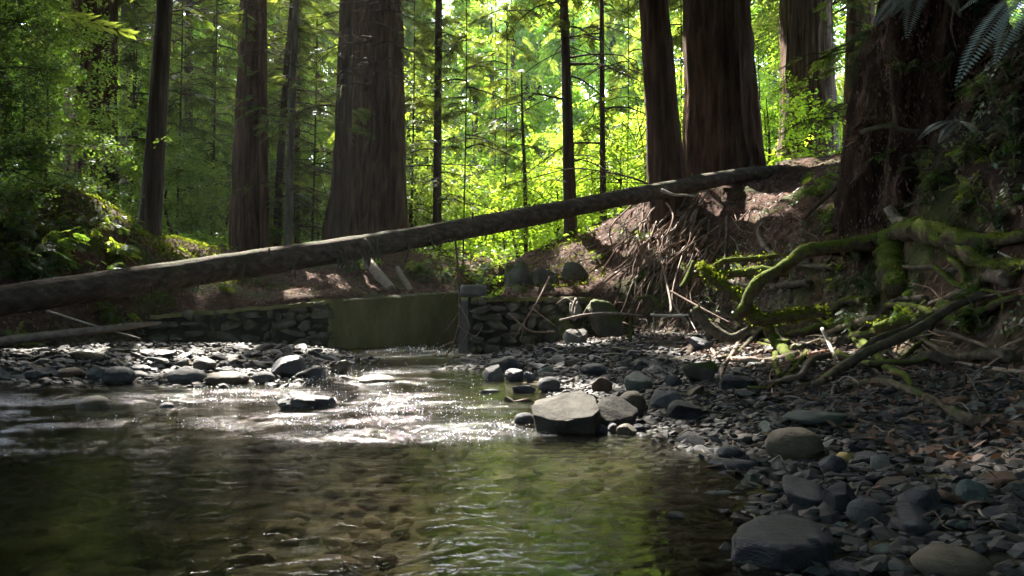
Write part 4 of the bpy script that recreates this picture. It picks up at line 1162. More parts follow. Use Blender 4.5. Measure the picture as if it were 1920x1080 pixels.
# ------------------------------------------------------------------ dam walls
def wall_stones(p0, p1, h0, h1, thick, name, label, seed, zb=-.3):
    p0, p1 = np.array(p0, float), np.array(p1, float)
    d = p1 - p0; Ln = np.linalg.norm(d); d /= Ln
    nrmw = np.array([d[1], -d[0]])           # towards the viewer
    if nrmw[1] > 0:
        nrmw = -nrmw
    root = empty(name, (p0[0], p0[1], 0), label, 'wall')
    def W(s, out, z):
        q = p0 + d * s + nrmw * out
        return np.array([q[0], q[1], z])
    mb = MB()
    nS = int(Ln / .3) + 2
    ss = np.linspace(0, Ln, nS)
    V, Q = [], []
    for s in ss:
        h = h0 + (h1 - h0) * s / Ln - .05
        V += [W(s, 0, zb), W(s, 0, h), W(s, -thick, h), W(s, -thick, zb)]
    for i in range(nS - 1):
        for a in range(4):
            Q.append([i * 4 + a, (i + 1) * 4 + a, (i + 1) * 4 + (a + 1) % 4, i * 4 + (a + 1) % 4])
    Q += [[0, 1, 2, 3], [(nS - 1) * 4 + k for k in (3, 2, 1, 0)]]
    mb.add(np.array(V), np.array(Q))
    mb.build('core', M['mortar'], root, smooth=False)
    rg = np.random.default_rng(seed)
    ms, mcap = MB(), MB()
    z = zb + .1
    while z < max(h0, h1):
        hh = rg.uniform(.09, .2)
        s = -rg.uniform(0, .2)
        while s < Ln:
            w = rg.choice([.12, .2, .28, .4, .5]) * rg.uniform(.8, 1.2)
            h = h0 + (h1 - h0) * np.clip((s + w / 2) / Ln, 0, 1)
            if z + hh * .6 < h - .03 and s + w > .05:
                V, T = rock_shape(int(rg.integers(1e6)), 3, 8, (.5, .9), .09, 2, power=4)
                V = V * np.array([w * .97, rg.uniform(.12, .24), hh * rg.uniform(.7, 1.35)])
                a = rg.normal(0, .16); V = V @ np.array([[math.cos(a), 0, math.sin(a)], [0, 1, 0], [-math.sin(a), 0, math.cos(a)]])
                c = W(np.clip(s + w / 2, w * .4, Ln - w * .4), rg.uniform(-.02, .02), z + hh / 2 + rg.normal(0, .03))
                ms.add(c + V[:, :1] * np.array([d[0], d[1], 0]) + V[:, 1:2] * np.array([nrmw[0], nrmw[1], 0]) + V[:, 2:] * np.array([0, 0, 1.]), T)
            s += w + .012
        z += hh + .01
    ms.build('stonework', M['masonry'], root)
    # worn coping, slightly proud
    nS = int(Ln / .12) + 2
    ss = np.linspace(0, Ln, nS)
    V, Q = [], []
    for s in ss:
        h = h0 + (h1 - h0) * s / Ln + rg.normal(0, .008)
        o = .07 + rg.normal(0, .012)
        V += [W(s, o, h - .07), W(s, o - .01, h), W(s, -thick - .03, h + .01), W(s, -thick - .03, h - .07)]
    for i in range(nS - 1):
        for a in range(4):
            Q.append([i * 4 + a, (i + 1) * 4 + a, (i + 1) * 4 + (a + 1) % 4, i * 4 + (a + 1) % 4])
    Q += [[0, 1, 2, 3], [(nS - 1) * 4 + k for k in (3, 2, 1, 0)]]
    mcap.add(np.array(V), np.array(Q))
    mcap.build('coping', M['concrete'], root, smooth=False)
    return root

def zat(px, py, x, y):
    return P(px, py, y)[2]
A_, B_, C_, D_, E_ = (-6.75, 15.0), (-3.62, 16.15), (-1.29, 21.1), (-.78, 14.65), (1.6, 16.1)
hA, hB, hC, hD = zat(280, 592, *A_), zat(620, 562, *B_), zat(868, 547, *C_), zat(880, 556, *D_)
wall_stones(A_, B_, hA, hB - .02, .45, 'stone_wall', 'mossy rubble stone wall left of the concrete panel, above the gravel bar', 71)
wall_stones((D_[0] + .02, D_[1]), E_, hD - .02, hD + .02, .45, 'stone_wall', 'dark rubble stone wall right of the gap under the mossy boulders', 72)

def prism(mb, poly, z0, z1s, jit=0.0):
    """vertical prism over a plan polygon with per-vertex top heights"""
    n = len(poly)
    V = [(x, y, z0) for x, y in poly] + [(x, y, z) for (x, y), z in zip(poly, z1s)]
    Q = [[i, (i + 1) % n, n + (i + 1) % n, n + i] for i in range(n)]
    mb.add(np.array(V, float), np.array(Q))
    m0 = mb.n - 2 * n
    mb.T.append(np.array([[m0 + n, m0 + n + i, m0 + n + i + 1] for i in range(1, n - 1)]))
    return mb
dv = nrm(np.array(C_) - np.array(B_)); nv = np.array([dv[1], -dv[0]])
if nv[1] > 0: nv = -nv
root = empty('concrete_wall', (B_[0], B_[1], 0), 'smooth algae stained concrete wall panel of the old dam', 'wall')
mb = MB()
b0 = np.array(B_) + dv * .3; b1 = np.array(C_) + dv * .05
nseg = 24
poly = [tuple(b0 + (b1 - b0) * t) for t in np.linspace(0, 1, nseg)]
V, Q = [], []
rg = np.random.default_rng(9)
for i, (x, y) in enumerate(poly):
    t = i / (nseg - 1)
    h = hB + (hC - hB) * t + rg.normal(0, .006)
    a = np.array([x, y]); bk = a - nv * .4
    V += [(a[0], a[1], -.3), (a[0], a[1], h - .03), (*(a - nv * .03), h), (bk[0], bk[1], h + .004), (bk[0], bk[1], -.3)]
for i in range(nseg - 1):
    for a in range(5):
        Q.append([i * 5 + a, (i + 1) * 5 + a, (i + 1) * 5 + (a + 1) % 5, i * 5 + (a + 1) % 5])
mb.add(np.array(V), np.array(Q))
mb.build('panel', M['concrete'], root, smooth=False)
mb = MB()
q0 = np.array(B_) + nv * .05
pl = [tuple(q0 - [.06, .03]), tuple(q0 + dv * .31), tuple(q0 + dv * .31 - nv * .5), tuple(q0 - [.06, .03] - nv * .5)]
prism(mb, pl, -.3, [hB + .02] * 4)
mb.build('pilaster', M['concrete'], root, smooth=False)
# end pier of the right wall and the block bridging the gap
root = empty('concrete_pier', (D_[0], D_[1], 0), 'narrow concrete pier at the right edge of the dam gap', 'wall')
mb = MB()
prism(mb, [(D_[0] - .02, D_[1] - .05), (D_[0] + .07, D_[1] - .01), (D_[0] + .07, D_[1] + 2.4), (D_[0] - .02, D_[1] + 2.4)], -.3, [hD - .01, hD - .01, hD + .05, hD + .05])
mb.build('shaft', M['mortar'], root, smooth=False)
c0, c1 = P(862, 533, 15.6), P(912, 555, 15.6)
mb = MB()
Vb, Tb = rock_shape(5, 3, 0, power=9, rough=.02)
mb.add(np.array([(c0[0] + c1[0]) / 2, 15.85, (c0[2] + c1[2]) / 2]) + Vb * np.array([c1[0] - c0[0], .5, c0[2] - c1[2]]), Tb)
tag(mb.build('concrete_block', M['concrete_grey'], origin=((c0[0] + c1[0]) / 2, 15.85, c1[2])), 'grey concrete block lying on top of the wall beside the dam gap', 'block')

# ------------------------------------------------------------------ rocks and stones
def put_rock(px0, py0, px1, py1, mat, label, seed, round_=False, sink=.12, depth=.9, name='boulder', facets=9, rough=.05, sub=4, cut=(.6, .95), tilt=.12, group=None, Y=None, power=2.0):
    """a rock filling the photo box px0..px1 x py0..py1, standing where the box's foot meets the ground"""
    cx = (px0 + px1) / 2
    if Y is None:
        b = hit(cx, py1)
    else:
        b = P(cx, py1, Y)
    Yc = b[1]
    w = (px1 - px0) / F * Yc; h = (py1 - py0) / F * Yc
    V, T = rock_shape(seed, sub, 0 if round_ else facets, cut, rough, 2.0, power)
    a = random.Random(seed).uniform(-tilt, tilt)
    V = V @ np.array([[math.cos(a), 0, math.sin(a)], [0, 1, 0], [-math.sin(a), 0, math.cos(a)]])
    V = V / (V.max(0) - V.min(0))
    H = h * (1 + sink)
    V = V * np.array([w, w * depth, H])
    c = np.array([b[0], b[1] + w * depth * .35, b[2] + h - H / 2])
    o = MB().add(c + V, T).build(name, M[mat], origin=(c[0], c[1], b[2]))
    if not round_:
        o.data.set_sharp_from_angle(angle=R(20))
    return tag(o, label, 'rock', group)

def hull_rock(pts, mat, label, name='boulder', bevel=.02, noise=.006, seed=1, foot=None):
    import bmesh
    bm = bmesh.new()
    k_ = hit(*foot[:2])[1] / foot[2] if foot else 1.0
    W = [P(a, b, Y * k_) for a, b, Y in pts]
    for p in W:
        bm.verts.new(p)
    r_ = bmesh.ops.convex_hull(bm, input=bm.verts[:])
    loose = [v for v in bm.verts if not v.link_faces]
    bmesh.ops.delete(bm, geom=loose, context='VERTS')
    bmesh.ops.dissolve_limit(bm, angle_limit=R(14), verts=bm.verts[:], edges=bm.edges[:])
    bmesh.ops.bevel(bm, geom=bm.edges[:], offset=bevel, segments=3, profile=.6, affect='EDGES', clamp_overlap=True)
    bmesh.ops.triangulate(bm, faces=bm.faces[:])
    bmesh.ops.subdivide_edges(bm, edges=[e for e in bm.edges if e.calc_length() > .05], cuts=3, use_grid_fill=True)
    bmesh.ops.triangulate(bm, faces=bm.faces[:])
    bm.verts.ensure_lookup_table()
    V = np.array([v.co[:] for v in bm.verts]); T = np.array([[v.index for v in f.verts] for f in bm.faces])
    c = V.mean(0)
    V = V + nrm(V - c) * (noise * fbm(V * 9 + seed, 4, seed) + noise * .5 * fbm(V * 30, 2, seed))[:, None]
    bm.free()
    o = MB().add(V, T).build(name, M[mat], origin=(c[0], c[1], V[:, 2].min()))
    return tag(o, label, 'rock')
hull_rock([(1006, 750, 5.15), (1060, 735, 5.2), (1092, 732, 5.2), (1116, 746, 5.1), (996, 762, 4.85), (1000, 778, 4.75), (1040, 789, 4.68), (1064, 790, 4.68), (1112, 780, 4.72), (1124, 768, 4.85), (1012, 835, 4.8), (1050, 840, 4.78), (1112, 840, 4.8), (1128, 805, 4.95), (1010, 800, 5.4), (1120, 800, 5.4)],
          'stone_boulder', 'big flat faced grey boulder standing in the water at mid stream', seed=3)
hull_rock([(1126, 746, 5.2), (1150, 740, 5.25), (1166, 745, 5.2), (1196, 766, 5.1), (1118, 760, 5.0), (1122, 784, 4.92), (1146, 794, 4.88), (1186, 782, 4.95), (1198, 772, 5.05), (1122, 812, 5.0), (1188, 812, 5.0), (1160, 800, 5.4)],
          'stone_boulder', 'blocky grey rock leaning against the right side of the big boulder', seed=5)
hull_rock([(1466, 892, 3.15), (1482, 887, 3.15), (1532, 905, 3.1), (1551, 928, 3.05), (1463, 910, 3.0), (1472, 922, 2.92), (1520, 938, 2.88), (1546, 940, 2.9), (1480, 955, 2.95), (1530, 980, 2.9), (1558, 970, 3.0), (1500, 960, 3.3)],
          'stone_dark', 'dark angular wet rock with a sharp top edge below the tan boulder', bevel=.012, noise=.004, seed=7, foot=(1510, 960, 2.92))
hull_rock([(1676, 941, 2.95), (1702, 934, 2.95), (1738, 957, 2.9), (1762, 985, 2.85), (1690, 982, 2.72), (1724, 986, 2.68), (1757, 996, 2.7), (1700, 1015, 2.75), (1762, 1020, 2.72), (1680, 970, 2.9), (1730, 1000, 3.0)],
          'stone_dark', 'tilted dark block at the front right of the bar', bevel=.012, noise=.004, seed=9, foot=(1730, 1008, 2.72))
hull_rock([(1388, 985, 2.6), (1420, 966, 2.65), (1470, 963, 2.7), (1520, 972, 2.7), (1556, 990, 2.65), (1374, 1005, 2.45), (1384, 1030, 2.38), (1440, 1020, 2.3), (1470, 1035, 2.28), (1540, 1022, 2.33), (1568, 1012, 2.5), (1378, 1080, 2.4), (1450, 1090, 2.3), (1560, 1085, 2.33), (1450, 1000, 2.42)],
          'stone_dark', 'wide fissured wet rock at the front water edge', bevel=.018, noise=.012, seed=11, foot=(1470, 1062, 2.36))
BIGX = [(1372, 958, 1570, 1075), (992, 731, 1126, 818), (1116, 741, 1200, 800), (1461, 884, 1556, 965), (1672, 932, 1762, 1012)]
BIG = [
 (1160, 735, 1214, 782, 'stone_tan', 'round brown stone behind the blocky grey rock', 7, dict(round_=True, rough=.03)),
 (964, 775, 1004, 802, 'stone', 'small smooth stone at the left foot of the big boulder', 8, dict(round_=True)),
 (1118, 797, 1140, 818, 'stone_dark', 'small dark wet pebble below the boulder pair, leftmost of a row', 9, dict(round_=True, name='cobble')),
 (1140, 794, 1160, 816, 'stone_dark', 'small dark wet pebble in the middle of the row under the blocky rock', 10, dict(round_=True, name='cobble')),
 (1158, 796, 1196, 820, 'stone_tan', 'brown wet cobble at the right end of the row under the blocky rock', 11, dict(facets=6, name='cobble')),
 (1186, 796, 1212, 818, 'stone_dark', 'dark cobble half in the water right of the brown wet one', 13, dict(facets=6, name='cobble')),
 (511, 737, 592, 775, 'stone', 'pitted grey rock breaking the riffle', 44, dict(facets=4, rough=.16)),
 (570, 742, 624, 772, 'stone_dark', 'dark wet rock touching the pitted rock in the riffle', 45, dict(facets=7)),
 (504, 666, 568, 713, 'stone_dark', 'dark angular boulder at the right end of the left gravel bar', 46, dict(facets=10, cut=(.5, .8))),
 (548, 690, 604, 712, 'stone_dark', 'low dark rock beside the dark angular boulder', 47, {}),
 (184, 688, 242, 724, 'stone', 'tall grey brown stone at the waterline of the left gravel bar', 48, dict(round_=True, rough=.08)),
 (306, 692, 378, 724, 'stone', 'smooth long grey cobble at the waterline of the left bar', 49, dict(round_=True, rough=.05)),
 (376, 697, 458, 724, 'stone_tan', 'rounded brownish cobble right of the smooth long one', 50, dict(round_=True, rough=.05)),
 (468, 697, 510, 720, 'stone', 'pale grey cobble left of the dark angular boulder', 51, dict(round_=True)),
 (357, 671, 400, 696, 'stone_pale', 'brightly sunlit whitish stone on the left gravel bar', 52, dict(facets=7)),
 (160, 688, 206, 713, 'stone', 'slanted slate grey slab on the left bar', 53, dict(facets=10, tilt=.5)),
 (234, 684, 276, 704, 'stone_dark', 'flat dark slab leaning among the left bar cobbles', 54, dict(facets=10, tilt=.4)),
 (96, 690, 150, 714, 'stone_rust', 'reddish brown stone on the left bar', 55, dict(round_=True)),
 (40, 692, 82, 716, 'stone', 'bluish grey stone at the far left waterline', 56, {}),
 (134, 744, 198, 772, 'stone_tan', 'brownish dome of a stone just breaking the left water', 57, dict(round_=True, sink=.5)),
 (668, 704, 738, 722, 'stone_tan', 'low flat rock in the middle of the upper riffle', 58, dict(facets=5)),
 (296, 755, 322, 770, 'stone', 'small grey stone awash below the left bar', 59, dict(round_=True)),
 (903, 684, 946, 716, 'stone', 'upright grey slab at the tip of the right gravel bar', 60, dict(facets=11, cut=(.5, .8))),
 (918, 668, 976, 700, 'stone_dark', 'dark block behind the upright slab on the right bar', 61, dict(facets=9)),
 (946, 692, 984, 716, 'stone_dark', 'dark wet rock right of the upright slab', 62, {}),
 (982, 698, 1004, 718, 'stone_dark', 'small black stone in the shallows right of the slab group', 63, {}),
 (1009, 707, 1052, 736, 'stone', 'purplish grey smooth stone in the green shallows', 64, dict(round_=True)),
 (1444, 806, 1556, 870, 'stone_tan', 'large smooth tan boulder on the right gravel bar', 65, dict(round_=True, rough=.05, depth=.8)),
 (1556, 912, 1618, 970, 'stone_dark', 'dark brown rock right of the sharp edged wet rock', 69, {}),
 (1542, 856, 1596, 892, 'stone_dark', 'bluish black stone right of the tan boulder', 70, {}),
 (1571, 849, 1599, 868, 'stone_yellow', 'small yellow pebble beside the bluish black stone', 71, dict(round_=True, name='cobble')),
 (1280, 678, 1348, 718, 'stone_moss', 'pointed greenish rock on the upper right bar', 72, dict(facets=11, cut=(.5, .8))),
 (1354, 704, 1424, 734, 'stone', 'sunlit pale grey slab by the reddish roots', 73, dict(facets=10, cut=(.45, .8))),
 (1172, 698, 1228, 736, 'stone_green', 'greenish squared stone behind the round brown stone', 74, {}),
 (1222, 733, 1282, 768, 'stone', 'grey stone right of the round brown stone', 75, {}),
 (1256, 752, 1320, 792, 'stone_dark', 'flat bluish wet slab right of the boulder group', 76, dict(facets=10)),
 (1110, 708, 1150, 738, 'stone_rust', 'rusty orange stone at the shallows above the boulder', 77, {}),
 (1090, 682, 1140, 706, 'stone_dark', 'rounded dark stone on the right bar above the shallows', 78, dict(round_=True)),
 (1704, 918, 1778, 966, 'stone_dark', 'flat grey slab behind the tilted dark block', 79, dict(facets=9)),
 (1804, 902, 1856, 948, 'stone_green', 'green grey block near the right frame edge', 80, {}),
 (1856, 856, 1892, 880, 'stone_pale', 'whitish pebble lying alone on the dark right bar', 81, dict(round_=True, name='cobble')),
 (1480, 776, 1600, 802, 'stone_green', 'flat green slab behind the large tan boulder', 82, dict(facets=10)),
 (1738, 1040, 1880, 1095, 'stone_tan', 'olive brown stone at the bottom right corner', 83, dict(round_=True)),
 (1636, 852, 1672, 886, 'stone_pale', 'pale pinkish angular stone among dead leaves on the right bar', 84, {}),
 (1596, 940, 1660, 985, 'stone', 'grey wet cobble left of the tilted dark block', 85, dict(round_=True)),
 (1345, 838, 1400, 872, 'stone_dark', 'wet dark stone at the water edge left of the tan boulder', 86, {}),
]
for a in BIG:
    kw = dict(a[7]); kw.setdefault('rough', .05)
    put_rock(*a[:4], a[4], a[5], a[6] * 13 + 1, **kw)

# mossy boulders stacked above the right stone wall, sunlit rocks at the bank foot
for k, (a, lab, mt) in enumerate([((945, 488, 1000, 560), 'tall mossy boulder above the dam gap, left of the stack', 'stone_moss'), ((990, 500, 1050, 545), 'mossy boulder in the middle of the stack on the right wall', 'stone_moss'), ((1000, 530, 1046, 562), 'lower green capped boulder of the stack on the right wall', 'stone_moss'),
      ((950, 535, 992, 566), 'dark round boulder at the foot of the tall mossy boulder', 'stone_moss'), ((1045, 490, 1110, 540), 'angular dark boulder right end of the mossy stack', 'stone_moss'), ((1068, 564, 1092, 590), 'sunlit pale rock caught in curled roots on the bank', 'stone_pale'),
      ((1056, 616, 1102, 652), 'sunlit mossy white rock at the foot of the right bank', 'stone_pale'), ((1100, 560, 1170, 610), 'dark earthy boulder under the stick pile', 'stone_moss'), ((1020, 590, 1080, 640), 'dark boulder at the right end of the dam wall', 'stone_moss')]):
    Yk = [16.9, 16.9, 16.3, 16.1, 17.2, 14.7, 13.6, 14.6, 15.2][k]
    put_rock(*a, mt, lab, 400 + k, Y=Yk, depth=.8, sink=.5, cut=(.42, .8), rough=.1, facets=12)

# cobbles: a few shapes, copied one by one
COB = [MB().add(*rock_shape(700 + k, 3, [11, 13, 10, 9, 14, 12][k], (.38, .8), .06)).mesh('cobble', M['stone']) for k in range(6)]
for me in COB:
    me.set_sharp_from_angle(angle=R(24))
matn = ['stone', 'stone', 'stone_dark', 'stone_dark', 'stone_tan', 'stone_green', 'stone_rust', 'stone_pale']
COBM = {}
for k in range(6):
    for mname in set(matn):
        me = COB[k].copy(); me.materials.clear(); me.materials.append(M[mname]); COBM[k, mname] = me
protos = {}
def cobble(p, size, mname, label, group, flat=.46):
    k = random.randrange(6)
    o = bpy.data.objects.new('cobble', COBM[k, mname])
    COL.objects.link(o)
    s = size * random.uniform(.8, 1.25)
    o.scale = (s * random.uniform(.9, 1.5), s * random.uniform(.7, 1.1), s * flat * random.uniform(.7, 1.25))
    o.rotation_euler = (random.gauss(0, .25), random.gauss(0, .25), random.uniform(0, 6.28))
    o.location = (p[0], p[1], p[2] + o.scale[2] * .22)
    tag(o, label, 'rock', group)
WORD = {'stone': 'grey', 'stone_dark': 'dark wet', 'stone_tan': 'tan', 'stone_green': 'greenish', 'stone_rust': 'rusty brown', 'stone_pale': 'pale'}
random.seed(11)
cnt = 0
taken = []
def clear(px, py, r):
    for a in BIGX + [b[:4] for b in BIG]:
        if a[0] - 4 < px < a[2] + 4 and a[1] < py < a[3] + 3:
            return False
    for (x, y, q) in taken:
        if (x - px) ** 2 + ((y - py) * 2) ** 2 < (r + q) ** 2 * .35:
            return False
    taken.append((px, py, r))
    return True
def strew(n, region, sizes, mats, place):
    global cnt
    i = t = 0
    while i < n and t < n * 30:
        t += 1
        px, py = region()
        p = hit(px, py)
        sd = float(chan_sd(np.array([p[0]]), np.array([p[1]]))[0][0])
        if sd > .15 or p[2] < -.019 and random.random() < .8:
            continue
        spx = random.uniform(*sizes) * random.choice([1, 1, 1, .7, 1.5])
        if not clear(px, py, spx / 2):
            continue
        mn = random.choice(mats)
        cobble((p[0], p[1], max(p[2], -.03)), spx / F * p[1], mn, f'{WORD[mn]} cobble {place}', f'{WORD[mn]} cobbles {place}')
        i += 1; cnt += 1
strew(92, lambda: (random.uniform(0, 650), random.uniform(655, 722)), (16, 36), ['stone', 'stone', 'stone', 'stone_pale', 'stone_tan', 'stone_dark'], 'among the stones of the left gravel bar')
strew(75, lambda: (random.uniform(900, 1500), random.uniform(655, 760)), (16, 40), ['stone', 'stone_dark', 'stone_dark', 'stone_green', 'stone_tan', 'stone_rust'], 'on the upper right gravel bar before the roots')
strew(105, lambda: (random.uniform(1260, 1920), random.uniform(740, 1080)), (22, 48), ['stone', 'stone_dark', 'stone_dark', 'stone_dark', 'stone_green', 'stone_rust'], 'on the shaded near right gravel bar')
# stones on the stream bed, seen through the water
random.seed(12)
for k in range(40):
    px, py = random.uniform(150, 1300), random.uniform(830, 1075)
    w = water_at(px, py)
    z = gz(w[0], w[1]) - .03
    if z > -.17:
        continue
    mn = random.choice(['stone', 'stone_tan', 'stone_tan', 'stone_rust', 'stone_dark'])
    cobble((w[0], w[1], z), random.uniform(.10, .22), mn, f'{WORD[mn]} stone lying under the clear water of the pool', f'{WORD[mn]} stones under the water', .5)

# gravel: loose small stones nobody could count
def gravel(name, label, n, seed, box, cond, size):
    rg = np.random.default_rng(seed)
    x = rg.uniform(box[0], box[1], n); y = rg.uniform(box[2], box[3], n)
    k = cond(x, y)
    x, y = x[k], y[k]; z = ground(x, y)
    V0 = [rock_shape(800 + j, 1, 7, (.4, .85), .08)[0] for j in range(5)]; T0 = ICO[1][1]
    m = len(x)
    s = size * rg.uniform(.5, 1.0, m) ** 1.5 * 1.4
    Mx = rotm(rg.uniform(0, 6.28, m), rg.normal(0, .3, m), rg.normal(0, .3, m))
    mb = MB()
    for j in range(5):
        ii = np.arange(j, m, 5)
        V = V0[j][None] * np.array([1.35, 1, .5]) * s[ii, None, None]
        V = np.einsum('kij,knj->kni', Mx[ii], V) + np.stack([x[ii], y[ii], z[ii] + s[ii] * .15], -1)[:, None]
        nV = V.shape[1]
        T = (T0[None] + (np.arange(len(ii)) * nV)[:, None, None]).reshape(-1, 3)
        mb.add(V.reshape(-1, 3), T, np.repeat(rg.random(len(ii)), nV))
    return tag(kind(mb.build(name, M['bedstone' if name == 'stream_pebbles' else 'gravel'], smooth=(name == 'stream_pebbles')), 'stuff'), label, 'gravel')
m_, nt_, out_ = nodes_mat('mixed_gravel')
at_ = N(nt_, 'ShaderNodeAttribute', attribute_name='tint')
rp_ = ramp(nt_, at_.outputs['Fac'], [(0, (0.022, 0.022, 0.025)), (.35, (0.054, 0.053, 0.054)), (.6, (0.092, 0.086, 0.078)), (.75, (0.052, 0.062, 0.058)), (.88, (0.085, 0.06, 0.047)), (1, (0.15, 0.145, 0.135))])
nz_ = N(nt_, 'ShaderNodeTexNoise', i_Scale=30.0, i_Detail=4)
mxx = N(nt_, 'ShaderNodeMixRGB', blend_type='MULTIPLY'); mxx.inputs[0].default_value = .6
b_ = N(nt_, 'ShaderNodeBsdfPrincipled'); b_.inputs['Roughness'].default_value = .7; b_.inputs['Specular IOR Level'].default_value = .25
nt_.links.new(rp_.outputs[0], mxx.inputs[1]); nt_.links.new(nz_.outputs[0], mxx.inputs[2]); nt_.links.new(mxx.outputs[0], b_.inputs['Base Color'])
nt_.links.new(b_.outputs[0], out_.inputs[0])
M['gravel'] = m_
M['bedstone'] = solid_mat('algae_filmed_stone', [(0.25, (0.024, 0.022, 0.016)), (0.5, (0.065, 0.055, 0.038)), (0.75, (0.13, 0.10, 0.066))], (1, 1, 1), 5, 1.4, 0.9, 0.3, 0.01, spec=0.1)
incl = lambda x, y: (chan_sd(x, y)[0] < .25)
above = lambda x, y: ground(x, y) > -.08
gravel('gravel', 'grey gravel and pebbles between the cobbles of the right bar', 12000, 81, (.3, 4.2, 1.8, 9), lambda x, y: incl(x, y) & above(x, y), .055)
gravel('gravel', 'pebbles of the upper right bar below the bank', 4200, 82, (-1, 4.5, 9, 16.5), lambda x, y: incl(x, y) & above(x, y), .09)
gravel('gravel', 'pebbles between the cobbles of the left gravel bar', 4200, 83, (-8, -2, 7.8, 16), lambda x, y: incl(x, y) & above(x, y), .09)
gravel('stream_pebbles', 'pebbles on the bed of the stream under the water', 3200, 84, (-5, 1.6, 1.6, 9), lambda x, y: incl(x, y) & (ground(x, y) < -.05), .085)

# ------------------------------------------------------------------ right bank: mossy roots, branches, sticks
YM = 10.2
ROOTS = [
 ('mossy_limb', [(1930, 452, 8.6, 13), (1860, 462, 9, 14), (1800, 468, 9.3, 20), (1750, 455, 9.5, 24), (1700, 446, 9.7, 20), (1655, 447, 9.8, 16), (1590, 458, 9.9, 13), (1516, 471, 10, 12), (1463, 503, 10, 11), (1420, 532, 10, 11), (1397, 573, 10, 11), (1380, 602, 10, 9)], 'long mossy limb arching left from the dark bank down to the stones', 1500),
 ('mossy_limb', [(1790, 470, 9.3, 18), (1820, 490, 9.1, 16), (1856, 510, 8.9, 13), (1935, 506, 8.5, 13)], 'thick mossy limb running off to the right below the arching one', 600),
 ('mossy_root', [(1316, 500, 10.5, 6), (1326, 512, 10.5, 10), (1342, 528, 10.4, 10), (1372, 545, 10.3, 12), (1392, 562, 10.2, 12), (1407, 588, 10.1, 13), (1434, 602, 10, 11), (1484, 592, 9.9, 11), (1545, 584, 9.8, 8)], 'bright moss covered root bending in a sunlit S shape', 4200),
 ('mossy_root', [(1298, 518, 10.6, 4), (1347, 516, 10.5, 6), (1407, 510, 10.4, 8), (1434, 508, 10.3, 9), (1480, 512, 10.2, 8)], 'horizontal green root above the S shaped one', 500),
 ('mossy_root', [(1326, 507, 10.5, 4), (1358, 490, 10.6, 5), (1400, 486, 10.7, 5), (1462, 480, 10.8, 4)], 'upper thin mossy root touching the stick pile', 300),
 ('mossy_root', [(1300, 490, 10.7, 4), (1288, 524, 10.6, 6), (1277, 540, 10.5, 3)], 'short mossy prong at the left end of the roots', 160),
 ('mossy_root', [(1436, 612, 10, 11), (1453, 638, 9.9, 11), (1478, 674, 9.7, 9), (1490, 690, 9.6, 7)], 'dark root leg reaching from the S shaped root to the ground', 0),
 ('mossy_root', [(1184, 590, 13, 3), (1182, 615, 12.9, 3.5), (1181, 640, 12.8, 3)], 'upright mossy stub in front of the stick pile foot', 80),
 ('mossy_root', [(1193, 560, 12.8, 2.5), (1221, 556, 12.6, 3), (1234, 570, 12.5, 4), (1246, 592, 12.4, 4)], 'small crooked mossy root below the stick pile', 100),
 ('mossy_root', [(1250, 552, 12.3, 2.5), (1244, 570, 12.3, 3), (1212, 588, 12.4, 2)], 'small mossy curl right of the crooked root', 80),
 ('mossy_limb', [(1660, 450, 9.75, 20), (1668, 500, 9.7, 26), (1680, 560, 9.6, 22)], 'dark moss draped stub hanging below the arching limb', 500),
 ('mossy_limb', [(1640, 615, 8.6, 10), (1700, 600, 8.4, 10), (1760, 590, 8.2, 8), (1800, 600, 8, 5)], 'half buried mossy log low on the dark bank', 250),
]
for k, (nm, pix, lab, fz) in enumerate(ROOTS):
    limb_object(nm, pix, M['mosswood'], lab, 'root' if 'root' in nm else 'branch', seg=12, rough=.28, step=.04, freq=9, fuzz=fz, seed=50 + k, fuzz_len=.036 if nm == 'mossy_root' else .033)
